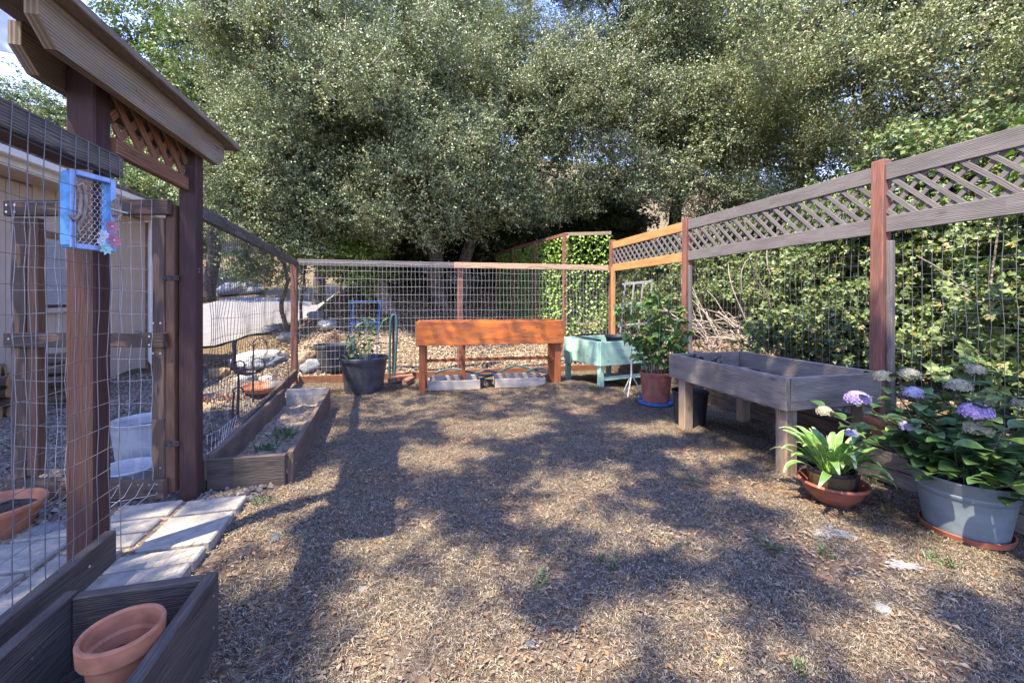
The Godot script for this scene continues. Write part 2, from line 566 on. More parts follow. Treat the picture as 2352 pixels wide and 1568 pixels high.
	for s in 15000:
		var p := Vector2(rnd(0, 1024), rnd(0, 1024))
		var a := rnd(0, TAU)
		var len := rnd(6, 34)
		var bend := rnd(-0.03, 0.03)
		var pc: Vector3 = pal[rng.randi() % 6] * rnd(0.55, 0.85)
		var cc := lin(pc.x, pc.y, pc.z)
		for q in int(len):
			a += bend
			p += Vector2(cos(a), sin(a))
			var xi := posmod(int(p.x), 1024)
			var yi := posmod(int(p.y), 1024)
			gi.set_pixel(xi, yi, cc)
			gb.set_pixel(xi, yi, Color(0.9, 0, 0))
			if len > 20: gi.set_pixel(xi, (yi + 1) % 1024, cc)
	var gm := mat("ground", Color.WHITE, 0.95)
	gm.albedo_texture = ImageTexture.create_from_image(gi)
	gm.vertex_color_use_as_albedo = true
	gm.heightmap_enabled = true
	gm.heightmap_texture = ImageTexture.create_from_image(gb)
	gm.heightmap_scale = 0.8
	gm.uv1_scale = Vector3(0.62, 0.62, 0.62)
	gm.metallic_specular = 0.2
	var sc := CylinderMesh.new()
	sc.top_radius = 1.0; sc.bottom_radius = 1.0; sc.height = 0.6; sc.radial_segments = 8; sc.rings = 0
	var stc := new_st()
	stc.append_from(sc, 0, Transform3D(Basis(Vector3(1, 0, 0), PI / 2), Vector3.ZERO))
	M._screw = done(stc)

# =====================================================================  ground
func sstep(a: float, b: float, x: float) -> float:
	var t := clampf((x - a) / (b - a), 0.0, 1.0)
	return t * t * (3.0 - 2.0 * t)

func gy(x: float, z: float) -> float:
	var back := maxf(0.0, -7.75 - z)
	var bs := 0.27 * minf(back, 7.0) + 0.16 * maxf(back - 7.0, 0.0)
	var lf := maxf(0.0, -11.3 - z) * 0.16
	var h := lerpf(lf, bs, sstep(-3.6, -1.6, x))
	h += maxf(0.0, -z - 25.0) * 0.26
	h += sstep(3.93, 4.05, x) * 0.26 + clampf(x - 4.0, 0.0, 12.0) * 0.20
	h += maxf(0.0, -x - 14.0) * 0.12
	# small unevenness
	var rough := 0.022 if (x > -1.9 and x < 3.9 and z > -7.7) else 0.06
	h += rough * nz.get_noise_2d(x * 1.1, z * 1.1) + 0.010 * nz.get_noise_2d(x * 4.0 + 9.0, z * 4.0)
	h += 0.10 * exp(-(pow(x - 2.35, 2) / 0.25 + pow(z + 6.0, 2) / 0.12))
	return h

func on(x: float, z: float, up := 0.0) -> Vector3:
	return Vector3(x, gy(x, z) + up, z)

func make_ground() -> void:
	var xs := []
	var zs := []
	var x := -80.0
	while x < 70.0:
		xs.append(x)
		x += 4.0 if x < -24 or x > 20 else (0.8 if x < -7 or x > 8 else (0.22 if x < -2.2 or x > 4.2 else 0.07))
	var z := 22.0
	while z > -90.0:
		zs.append(z)
		z -= 3.0 if z > 4 or z < -30 else (0.6 if z < -13 or z > 0.5 else (0.2 if z < -8 else 0.07))
	var st := new_st()
	for j in zs.size():
		for i in xs.size():
			var px: float = xs[i]
			var pz: float = zs[j]
			var k := nz.get_noise_2d(px * 0.7 + 30.0, pz * 0.7) + 0.5 * nz.get_noise_2d(px * 2.1, pz * 2.1 + 70.0)
			var c := Vector3(0.95, 0.93, 0.92).lerp(Vector3(1.02, 0.87, 0.76), clampf(0.35 + k * 0.8, 0, 1))   # straw to bare reddish soil
			var gravel := sstep(-1.25, -1.7, px) * sstep(-10.5, -8.5, pz)
			c = c.lerp(Vector3(0.58, 0.56, 0.57), gravel * 0.9)
			var leaf := sstep(-7.4, -8.0, pz)
			c = c.lerp(Vector3(1.05, 0.95, 0.80), leaf * (1.0 - gravel))
			var gold := sstep(-22.0, -27.0, pz)
			c = c.lerp(Vector3(1.7, 1.35, 0.78), gold)
			st.set_color(Color(c.x, c.y, c.z))
			st.set_uv(Vector2(px, pz))
			st.set_normal(Vector3(gy(px - 0.04, pz) - gy(px + 0.04, pz), 0.08, gy(px, pz - 0.04) - gy(px, pz + 0.04)).normalized())
			st.add_vertex(on(px, pz))
	var n := xs.size()
	for j in zs.size() - 1:
		for i in n - 1:
			var a := j * n + i
			for e in [a, a + n, a + 1, a + 1, a + n, a + n + 1]: st.add_index(e)
	var g := obj("ground", done(st), M.ground, self)
	meta(g, "", "", "", "structure")
	# pale concrete drive climbing away beyond the left fence
	var d := new_st()
	var dir := Vector2(0.52, -0.85).normalized()
	var nor := Vector2(-dir.y, dir.x)
	var lanes := 9
	var steps := 60
	for s in steps + 1:
		var along := -12.0 + 19.0 * s / steps
		var bend := 0.03 * along * absf(along)
		for l in lanes:
			var q := Vector2(-5.0, -12.0) + dir * along - nor * (-5.6 * l / (lanes - 1)) * -1.0
			q.x -= bend * 0.5
			d.set_uv(q)
			d.set_normal(Vector3.UP)
			d.add_vertex(on(q.x, q.y, 0.05))
	for s in steps:
		for l in lanes - 1:
			var a := s * lanes + l
			for e in [a, a + lanes, a + 1, a + 1, a + lanes, a + lanes + 1]: d.add_index(e)
	d.generate_normals()
	meta(obj("driveway", done(d), M.drive, self), "", "", "", "structure")
	# paving slabs in the gateway, each a piece of its own
	var pave := Node3D.new()
	pave.name = "paved_path"
	add_child(pave)
	meta(pave, "", "", "", "structure")
	var slabs := [[-1.22, -2.26, 0.40, 0.26], [-1.22, -2.47, 0.40, 0.15], [-1.20, -2.74, 0.36, 0.36], [-1.58, -2.40, 0.30, 0.44], [-1.57, -2.70, 0.32, 0.14], [-1.57, -2.86, 0.32, 0.16],
		[-1.20, -3.03, 0.36, 0.20], [-1.57, -3.06, 0.34, 0.21], [-1.92, -2.34, 0.34, 0.32], [-1.92, -2.66, 0.34, 0.30], [-1.92, -2.92, 0.34, 0.18], [-2.27, -2.46, 0.32, 0.40], [-2.27, -2.76, 0.32, 0.18], [-1.58, -2.10, 0.30, 0.14], [-1.95, -2.08, 0.38, 0.16], [-2.28, -2.14, 0.26, 0.20]]
	for s in slabs:
		var o := obj("slab", box_mesh(Vector3(s[2] - 0.018, 0.07, s[3] - 0.018), 0.008), M.concrete, pave, Transform3D(Basis(Vector3.UP, rnd(-0.02, 0.02) + 0.03), Vector3(s[0], 0.025 + rnd(-0.006, 0.006), s[1])))
		o.rotation.x = rnd(-0.01, 0.01)
	var jt := obj("jointing", box_mesh(Vector3(1.34, 0.03, 1.04), 0.004), M.bed_soil, pave, Transform3D(Basis(Vector3.UP, 0.03), Vector3(-1.74, 0.024, -2.58)))
	jt.set_meta("kind", "stuff")

# =====================================================================  house
func make_house() -> void:
	var h := thing("house", "beige house with vertical board siding and brown window behind gate", "house", Vector3(-5.1, 0, -9.9))
	# wall runs along z; window opening z 1.13..2.54, y 1.28..2.3
	var L := 6.4
	var T := 0.18
	for p in [[0.0, 1.13, 0.0, 3.05], [2.54, L, 0.0, 3.05], [1.13, 2.54, 0.0, 1.28], [1.13, 2.54, 2.30, 3.05]]:
		obj("wall", box_mesh(Vector3(T, p[3] - p[2], p[1] - p[0]), 0.002), M.siding, h, Transform3D(Basis(), Vector3(-T / 2, (p[2] + p[3]) / 2 - 0.1, (p[0] + p[1]) / 2)))
	obj("wall", box_mesh(Vector3(5.0, 3.05, T), 0.002), M.siding, h, Transform3D(Basis(), Vector3(-2.68, 1.42, 0.09)))
	obj("wall", box_mesh(Vector3(5.0, 3.05, T), 0.002), M.siding, h, Transform3D(Basis(), Vector3(-2.68, 1.42, L - 0.09)))
	obj("wall", box_mesh(Vector3(T, 3.05, L), 0.002), M.siding, h, Transform3D(Basis(), Vector3(-5.3, 1.42, L / 2)))
	# raised battens leave the grooves of the siding between them
	var bt := box_mesh(Vector3(0.018, 2.95, 0.185), 0.003)
	var bs := box_mesh(Vector3(0.018, 1.10, 0.185), 0.003)
	var bu := box_mesh(Vector3(0.018, 0.62, 0.185), 0.003)
	var z := 0.10
	while z < L:
		if z > 1.0 and z < 2.68:
			obj("siding_board", bs, M.siding, h, Transform3D(Basis(), Vector3(0.010, 0.62, z)))
			obj("siding_board", bu, M.siding, h, Transform3D(Basis(), Vector3(0.010, 2.66, z)))
		else:
			obj("siding_board", bt, M.siding, h, Transform3D(Basis(), Vector3(0.010, 1.45, z)))
		z += 0.2
	var w := obj("window", box_mesh(Vector3(0.05, 1.10, 0.07), 0.004), M.trim_brown, h, Transform3D(Basis(), Vector3(0.02, 1.79, 1.12)))
	obj("frame", box_mesh(Vector3(0.05, 1.10, 0.07), 0.004), M.trim_brown, w, Transform3D(Basis(), Vector3(0, 0, 1.43)))
	obj("frame", box_mesh(Vector3(0.05, 0.07, 1.36), 0.004), M.trim_brown, w, Transform3D(Basis(), Vector3(0, 0.515, 0.715)))
	obj("sill", box_mesh(Vector3(0.10, 0.06, 1.50), 0.004), M.siding, w, Transform3D(Basis(), Vector3(0.02, -0.58, 0.715)))
	obj("shutter", box_mesh(Vector3(0.02, 1.00, 0.68), 0.004), M.screen, w, Transform3D(Basis(), Vector3(-0.04, 0, 0.40)))
	obj("shutter", box_mesh(Vector3(0.02, 1.00, 0.66), 0.004), M.screen, w, Transform3D(Basis(), Vector3(-0.055, 0, 1.06)))
	obj("pane", box_mesh(Vector3(0.006, 1.00, 1.36), 0.001), M.glass, w, Transform3D(Basis(), Vector3(-0.012, 0, 0.715)))
	# eave: soffit, fascia, gutter and a sloping roof
	obj("soffit", box_mesh(Vector3(0.52, 0.03, L + 0.8), 0.003), M.siding, h, Transform3D(Basis(), Vector3(0.14, 2.98, L / 2)))
	obj("fascia", box_mesh(Vector3(0.04, 0.20, L + 0.9), 0.003), M.trim_white, h, Transform3D(Basis(), Vector3(0.42, 3.07, L / 2)))
	obj("gutter", box_mesh(Vector3(0.11, 0.10, L + 0.9), 0.01), M.trim_white, h, Transform3D(Basis(), Vector3(0.50, 3.12, L / 2)))
	obj("roof", box_mesh(Vector3(3.6, 0.08, L + 1.1), 0.01), M.roof, h, Transform3D(Basis(Vector3(0, 0, 1), -0.30), Vector3(-1.16, 3.72, L / 2)))
	obj("roof", box_mesh(Vector3(3.0, 0.08, L + 1.1), 0.01), M.roof, h, Transform3D(Basis(Vector3(0, 0, 1), 0.30), Vector3(-4.25, 3.80, L / 2)))
	obj("corner_trim", box_mesh(Vector3(0.05, 3.0, 0.10), 0.003), M.trim_brown, h, Transform3D(Basis(), Vector3(0.035, 1.42, -0.04)))
	obj("downspout", tube([Vector3(0.10, 3.0, -0.02), Vector3(0.09, 2.6, -0.02), Vector3(0.09, 0.14, -0.02), Vector3(0.18, 0.05, 0.02), Vector3(0.36, 0.04, 0.05)], [0.042, 0.042, 0.042, 0.042, 0.042], 8), M.trim_white, h)
	obj("hose_tap", box_mesh(Vector3(0.08, 0.10, 0.09), 0.01), M.stone_grey, h, Transform3D(Basis(), Vector3(0.06, 0.72, 0.28)))
	# satellite dish on the eave near the camera
	var ds := thing("satellite_dish", "pale grey satellite dish up beside the pergola roof", "satellite dish", Vector3(-3.12, 3.62, -4.20))
	var prof := []
	for i in 9:
		var r := 0.42 * i / 8.0
		prof.append(Vector2(maxf(r, 0.001), 0.30 * r * r))
	prof.append(Vector2(0.425, 0.062))
	for i in 9:
		var r2 := 0.42 * (8 - i) / 8.0
		prof.append(Vector2(maxf(r2, 0.001), 0.30 * r2 * r2 + 0.010))
	obj("reflector", lathe(prof, 36), M.dish, ds, Transform3D(Basis(Vector3(1, 0, 0), 1.15) * Basis(Vector3(0, 0, 1), -0.5), Vector3.ZERO))
	obj("arm", tube([Vector3(0, -0.02, 0), Vector3(-0.25, -0.5, -0.2), Vector3(-1.3, -0.62, -0.5)], [0.02, 0.02, 0.02], 8), M.steel, ds)

# =====================================================================  fences
func lattice(parent: Node3D, a: Vector3, b: Vector3, y0: float, y1: float, step: float, w: float, t: float, off: Vector3, mt: Material, mt2: Material) -> void:
	var d := b - a
	var L := d.length()
	d = d.normalized()
	var h := y1 - y0
	for layer in 2:
		var s := -h
		while s < L:
			var s0 := s
			var s1 := s + h
			var ya := y0
			var yb := y1
			if s0 < 0.0: ya = y0 - s0; s0 = 0.0
			if s1 > L: yb = y1 - (s1 - L); s1 = L
			if s1 - s0 > 0.03:
				var p := a + d * (s0 if layer == 0 else L - s0)
				var q := a + d * (s1 if layer == 0 else L - s1)
				p.y = ya; q.y = yb
				var o2 := off * (0.5 if layer == 0 else -0.5)
				board(parent, "slat", p + o2, q + o2, w, t, mt if layer == 0 else mt2, Vector3.UP if absf(d.y) < 0.9 else Vector3.RIGHT, 0.002)
			s += step

func make_fences() -> void:
	# ---- left fence beside the camera
	var a := thing("wire_fence", "wire fence with weathered rail beside the black planter box", "fence", Vector3(-1.43, 0, -2.4))
	board(a, "rail", Vector3(0.055, 2.00, -0.06), Vector3(0.055, 2.00, 2.1), 0.10, 0.045, M.rail)
	board(a, "rail", Vector3(0.0, 1.965, 0.08), Vector3(0.0, 1.965, 2.1), 0.09, 0.04, M.gate_brown, Vector3.RIGHT)
	board(a, "baseboard", Vector3(0.07, 0.19, 0.02), Vector3(0.11, 0.17, 2.1), 0.15, 0.045, M.black_wood)
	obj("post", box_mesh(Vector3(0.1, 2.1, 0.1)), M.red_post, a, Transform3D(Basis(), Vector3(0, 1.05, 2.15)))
	obj("wire_mesh", net(Vector3(0.085, 0.14, -0.02), Vector3(0, 0, 1), Vector3.UP, 2.0, 1.9, 0.071, 0.105, 0.0018, 0.006, 4.0), M.wire_mid, a)
	for p in [Vector3(0.08, 1.98, -0.03), Vector3(0.08, 2.03, -0.03), Vector3(0.095, 0.2, 0.2)]: screw_at(a, p, Vector3.RIGHT)
	# ---- left side fence, from the pergola to the corner
	var s := thing("side_fence", "wire fence with grey top rail running from pergola to corner post", "fence", Vector3(-1.42, 0, -3.36))
	var e := Vector3(-0.36, 0, -4.09)
	board(s, "top_rail", Vector3(0.02, 1.965, 0.02), e + Vector3(0.02, 1.965, 0.0), 0.095, 0.045, M.rail)
	board(s, "baseboard", Vector3(0.03, 0.16, -0.02), e + Vector3(0.03, 0.16, 0.05), 0.16, 0.045, M.dark_wood)
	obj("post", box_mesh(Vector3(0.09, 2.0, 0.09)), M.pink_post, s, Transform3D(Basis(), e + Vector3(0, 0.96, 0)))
	var ud := e.normalized()
	obj("wire_mesh", net(Vector3(0.055, 0.16, -0.03), ud, Vector3.UP, e.length(), 1.8, 0.066, 0.15, 0.0021, 0.014, 9.0), M.wire_dark, s)
	obj("wire_mesh", net(Vector3(0.04, 0.14, -0.10), ud, Vector3.UP, 0.55, 0.24, 0.06, 0.12, 0.002, 0.02, 2.0), M.white_wire, s)
	# ---- back fence
	var k := thing("back_fence", "back wire fence with sunlit timber top rail behind orange bed", "fence", Vector3(-1.75, 0, -7.5))
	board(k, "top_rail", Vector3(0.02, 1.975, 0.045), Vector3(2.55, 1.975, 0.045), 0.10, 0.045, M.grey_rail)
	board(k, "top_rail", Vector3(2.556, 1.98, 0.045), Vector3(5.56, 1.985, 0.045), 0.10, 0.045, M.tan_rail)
	obj("post", box_mesh(Vector3(0.09, 2.06, 0.09)), M.pink_post, k, Transform3D(Basis(), Vector3(2.67, 0.90, -0.03)))
	obj("wire_mesh", net(Vector3(0.05, 0.12, 0.075), Vector3(1, 0, 0), Vector3.UP, 5.45, 1.86, 0.068, 0.137, 0.0019, 0.008, 14.0), M.wire, k)
	board(k, "baseboard", Vector3(0.05, 0.06, 0.10), Vector3(1.15, 0.06, 0.10), 0.13, 0.045, M.brown)
	board(k, "baseboard", Vector3(1.16, 0.05, 0.10), Vector3(3.2, 0.06, 0.09), 0.13, 0.045, M.brown)
	board(k, "baseboard", Vector3(3.21, 0.06, 0.10), Vector3(5.5, 0.06, 0.10), 0.13, 0.045, M.brown)
	# ---- right lattice fence
	var r := thing("lattice_fence", "right fence of red posts with grey lattice band above wire", "fence", Vector3(3.92, 0, -7.5))
	var pz := [0.0, 2.26, 4.81, 7.3]
	for i in 4:
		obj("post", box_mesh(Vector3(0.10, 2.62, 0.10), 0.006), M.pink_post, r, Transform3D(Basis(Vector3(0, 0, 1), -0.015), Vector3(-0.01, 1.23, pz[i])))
		obj("batten", box_mesh(Vector3(0.04, 1.80, 0.045)), M.grey_rail, r, Transform3D(Basis(), Vector3(0.0, 0.95, pz[i] + 0.076)))
		if i == 3: break
		var m: Material = M.cedar if i == 0 else M.grey_rail
		var z0: float = pz[i] + 0.052
		var z1: float = pz[i + 1] - 0.052
		board(r, "top_rail", Vector3(0, 2.43, z0), Vector3(0, 2.43, z1), 0.135, 0.04, m)
		board(r, "lower_rail", Vector3(0, 1.99, z0), Vector3(0, 1.985, z1), 0.135, 0.04, m)
		lattice(r, Vector3(0, 0, z1), Vector3(0, 0, z0), 2.03, 2.39, 0.148, 0.036, 0.009, Vector3(-0.013, 0, 0), M.grey_rail, M.grey_rail)
		for j in 3:
			board(r, "retaining_board", Vector3(-0.07, 0.06 + j * 0.115, z0 - 0.04), Vector3(-0.07, 0.06 + j * 0.115, z1 + 0.04), 0.108, 0.04, M.dark_wood if j < 2 else M.grey_rail)
		obj("wire_mesh", net(Vector3(0.035, 0.36, z0 - 0.05), Vector3(0, 0, 1), Vector3.UP, z1 - z0 + 0.1, 1.6, 0.068, 0.10, 0.0016, 0.008, 21.0 + i), M.wire_mid, r)
	obj("post", box_mesh(Vector3(0.07, 2.0, 0.05)), M.cedar, r, Transform3D(Basis(), Vector3(-0.03, 1.0, 0.10)))
	# ---- ivy screen behind the far corner
	var v := thing("ivy_screen", "red timber frame hung with strands of bright ivy behind corner", "screen", Vector3(3.23, 0, -8.26))
	var P := [Vector3(0.86, 0, 0.40), Vector3(0, 0, 0), Vector3(-0.24, 0, -1.30), Vector3(-0.46, 0, -2.60), Vector3(-0.62, 0, -3.95)]
	var strand := []
	for q in 4: strand.append(ivy_strand(q))
	for i in 5:
		var gr := gy(3.23 + P[i].x, -8.26 + P[i].z)
		if i > 0: obj("post", box_mesh(Vector3(0.10, 2.80 - gr, 0.10)), M.pink_post, v, Transform3D(Basis(), P[i] + Vector3(0, (2.72 + gr) / 2, 0)))
		if i == 4: break
		var q0: Vector3 = P[i]
		var q1: Vector3 = P[i + 1]
		board(v, "rail", q0 + Vector3(0, 2.74, 0), q1 + Vector3(0, 2.74, 0), 0.07, 0.045, M.beam if i == 0 else M.pink_post)
		var n := int(q0.distance_to(q1) / 0.075)
		for t in n:
			var at := q0.lerp(q1, (t + 0.5) / n)
			obj("ivy_strand", strand[rng.randi() % 4], M.plant_leaf, v, Transform3D(Basis(Vector3.UP, rnd(0, TAU)).scaled(Vector3(1, rnd(0.88, 1.0), 1)), at + Vector3(rnd(-0.01, 0.01), 2.70, rnd(-0.02, 0.02) + 0.05)))

func ivy_strand(sd: int) -> ArrayMesh:
	var st := new_st()
	var y := 0.0
	while y > -2.45:
		var a := rnd(0, TAU)
		var dir := Vector3(cos(a), rnd(-1.4, -0.3), sin(a)).normalized()
		var c := Vector3(0.21, 0.32, 0.075) * rnd(0.65, 1.35)
		leaf_into(st, Vector3(0, y, 0), dir, Vector3(cos(a), 0.8, sin(a)), rnd(0.055, 0.085), rnd(0.055, 0.075), Color(c.x, c.y, c.z), 0.2)
		y -= rnd(0.024, 0.04)
	return done(st)

# one leaf of four faces, folded along its midrib
func leaf_into(st: SurfaceTool, p: Vector3, dir: Vector3, up: Vector3, length: float, width: float, c: Color, fold := 0.25) -> void:
	dir = dir.normalized()
	var side := dir.cross(up)
	if side.length() < 0.01: side = dir.cross(Vector3(0.3, 0.2, 0.9))
	side = side.normalized()
	var n := side.cross(dir).normalized()
	if n.y < 0 and absf(n.y) > 0.3: n = -n
	var tip := p + dir * length - n * length * 0.12
	var mid := p + dir * length * 0.45
	var l := mid + side * width * 0.5 + n * width * fold
	var r := mid - side * width * 0.5 + n * width * fold
	st.set_color(c)
	st.set_normal((n + side * -fold * 1.4).normalized())
	tri(st, p, l, tip)
	st.set_normal((n + side * fold * 1.4).normalized())
	tri(st, p, tip, r)

# =====================================================================  pergola over the gateway
func make_pergola() -> void:
	var g := thing("gateway_pergola", "dark red entry pergola with weathered beams and lattice at left", "pergola", Vector3(-1.44, 0, -2.47))
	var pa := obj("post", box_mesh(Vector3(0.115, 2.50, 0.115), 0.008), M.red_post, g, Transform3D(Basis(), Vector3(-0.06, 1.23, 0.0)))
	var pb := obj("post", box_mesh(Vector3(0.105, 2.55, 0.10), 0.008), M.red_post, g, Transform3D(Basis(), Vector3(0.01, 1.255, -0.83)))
	for s in [[pa, 0.058, 0.72], [pb, 0.055, 0.62], [pb, 0.055, 0.58]]:
		screw_at(s[0], Vector3(s[1], s[2] * 0.5, 0.02), Vector3.RIGHT)
	# two beams with angled ends
	for x in [[0.085, 0.53], [-0.145, 0.28]]:
		obj("beam", beam_mesh(-1.10, x[1], 2.335, 2.515, 0.045), M.beam, g, Transform3D(Basis(), Vector3(x[0], 0, 0)))
	# cross pieces carried by the beams, overhanging board and roof battens
	obj("cap_board", box_mesh(Vector3(0.155, 0.04, 1.95), 0.005), M.cap, g, Transform3D(Basis(), Vector3(0.095, 2.537, -0.26)))
	obj("cap_board", box_mesh(Vector3(0.155, 0.04, 1.95), 0.005), M.cap, g, Transform3D(Basis(), Vector3(-0.068, 2.537, -0.26)))
	board(g, "lattice_rail", Vector3(0.0, 2.13, -0.062), Vector3(0.0, 2.13, -0.775), 0.085, 0.04, M.brown)
	lattice(g, Vector3(0.0, 0, -0.06), Vector3(0.0, 0, -0.775), 2.175, 2.42, 0.15, 0.042, 0.012, Vector3(-0.014, 0, 0), M.brown, M.brown)
	for p in [Vector3(0.112, 2.42, -0.05), Vector3(0.112, 2.39, -0.11), Vector3(0.112, 2.44, -0.8), Vector3(0.112, 2.40, -0.95)]: screw_at(g, p, Vector3.RIGHT, 0.005)
	# ---- the blue framed wire ornament that hangs on the post
	var f := thing("wall_ornament", "blue shadow box frame with chicken wire and flowers on post", "wall ornament", Vector3(-1.355, 1.735, -2.225), deg_to_rad(-22))
	var hw := 0.078
	var hh := 0.155
	for sg in [-1.0, 1.0]:
		board(f, "frame_side", Vector3(0, -hh, sg * hw), Vector3(0, hh, sg * hw), 0.055, 0.014, M.blue_paint, Vector3.RIGHT)
		board(f, "frame_side", Vector3(0, sg * hh, -hw), Vector3(0, sg * hh, hw), 0.055, 0.014, M.blue_paint, Vector3.RIGHT)
		board(f, "front_rim", Vector3(0.031, -hh - 0.01, sg * hw), Vector3(0.031, hh + 0.01, sg * hw), 0.022, 0.007, M.pale_blue_paint, Vector3.BACK)
		board(f, "front_rim", Vector3(0.031, sg * hh, -hw + 0.012), Vector3(0.031, sg * hh, hw - 0.012), 0.022, 0.007, M.pale_blue_paint, Vector3.UP)
	var st := new_st()
	var cw := 0.022
	for j in 19:
		for i in 10:
			var z := -hw + 0.008 + cw * (i + (0.5 if j % 2 else 0.0))
			var y := -hh + 0.012 + 0.0165 * j
			if z > hw - 0.006: continue
			wire_into(st, [Vector3(0.0, y, z), Vector3(0.0, y + 0.0085, z)], 0.0011)
			wire_into(st, [Vector3(0.0, y + 0.0085, z), Vector3(0.0, y + 0.0165, z + cw * 0.5)], 0.0009)
			wire_into(st, [Vector3(0.0, y + 0.0085, z), Vector3(0.0, y + 0.0165, z - cw * 0.5)], 0.0009)
	obj("chicken_wire", done(st), M.white_wire, f)
	obj("driftwood_loop", tube([Vector3(0.03, 0.09, 0.07), Vector3(0.035, 0.11, 0.05), Vector3(0.03, 0.09, 0.035), Vector3(0.03, 0.03, 0.03), Vector3(0.035, -0.03, 0.045), Vector3(0.03, -0.08, 0.06), Vector3(0.03, -0.11, 0.05)], [0.006, 0.007, 0.007, 0.008, 0.009, 0.007, 0.004], 7), M.driftwood, f)
	obj("driftwood_loop", tube([Vector3(0.04, -0.03, 0.10), Vector3(0.045, -0.05, 0.085), Vector3(0.04, -0.02, 0.06), Vector3(0.04, 0.06, 0.055), Vector3(0.04, 0.1, 0.07)], [0.006, 0.008, 0.008, 0.007, 0.004], 7), M.driftwood, f)
	for q in 3:
		obj("twig", tube([Vector3(0.045, 0.08 - q * 0.01, -0.085 + q * 0.012), Vector3(0.045, 0.0, -0.09 + q * 0.012)], [0.007, 0.006], 6), M.driftwood, f)
	obj("twig", tube([Vector3(0.055, 0.02, -0.12), Vector3(0.055, 0.025, -0.05)], [0.003, 0.002], 5), M.white_wire, f)
	obj("twig", tube([Vector3(0.05, 0.01, -0.10), Vector3(0.05, -0.04, -0.06), Vector3(0.05, -0.08, -0.03)], [0.003, 0.003, 0.001], 5), M.driftwood, f)
	for fl in [[Vector3(0.055, -0.055, -0.050), 0.032, M.petal_pink], [Vector3(0.055, -0.115, -0.058), 0.034, M.petal_pink], [Vector3(0.05, -0.095, -0.022), 0.026, M.petal_white], [Vector3(0.05, -0.155, -0.030), 0.030, M.petal_mint], [Vector3(0.05, -0.125, -0.012), 0.022, M.petal_white]]:
		var fs := new_st()
		for q in 7:
			var a := TAU * q / 7.0
			leaf_into(fs, Vector3.ZERO, Vector3(0.25, cos(a), sin(a)), Vector3.RIGHT, fl[1], fl[1] * 0.75, Color.WHITE, 0.15)
		var fo := obj("flower", done(fs), fl[2], f, Transform3D(Basis(Vector3.RIGHT, rnd(0, 3)), fl[0]))
		obj("flower_centre", stone_mesh(q_seed(), 1.0, 0.1), M.petal_white, fo, Transform3D(Basis().scaled(Vector3.ONE * 0.005), Vector3(0.006, 0, 0)))

func q_seed() -> int:
	return rng.randi() % 50

func beam_mesh(z0: float, z1: float, y0: float, y1: float, t: float) -> ArrayMesh:
	var st := new_st()
	var c := 0.09
	var pl := [Vector2(z0 + c, y0), Vector2(z0, y0 + c * 0.9), Vector2(z0, y1), Vector2(z1, y1), Vector2(z1, y0 + c * 0.9), Vector2(z1 - c, y0)]
	var n := pl.size()
	for sg in [-1.0, 1.0]:
		for i in range(1, n - 1):
			for p in [pl[0], pl[i], pl[i + 1]]:
				st.set_normal(Vector3(sg, 0, 0))
				st.set_uv(Vector2(p.x / 2.0 + 0.3 * sg, p.y / 0.5))
				st.add_vertex(Vector3(sg * t / 2, p.y, p.x))
	for i in n:
		var p: Vector2 = pl[i]
		var q: Vector2 = pl[(i + 1) % n]
		var d := (q - p).normalized()
		for e in [[p, -1.0], [q, 1.0], [q, -1.0], [p, -1.0], [p, 1.0], [q, 1.0]]:
			st.set_normal(Vector3(0, d.x, -d.y))
			st.set_uv(Vector2(e[0].x / 2.0, 0.8 + e[1] * t))
			st.add_vertex(Vector3(e[1] * t / 2, e[0].y, e[0].x))
	return done(st)

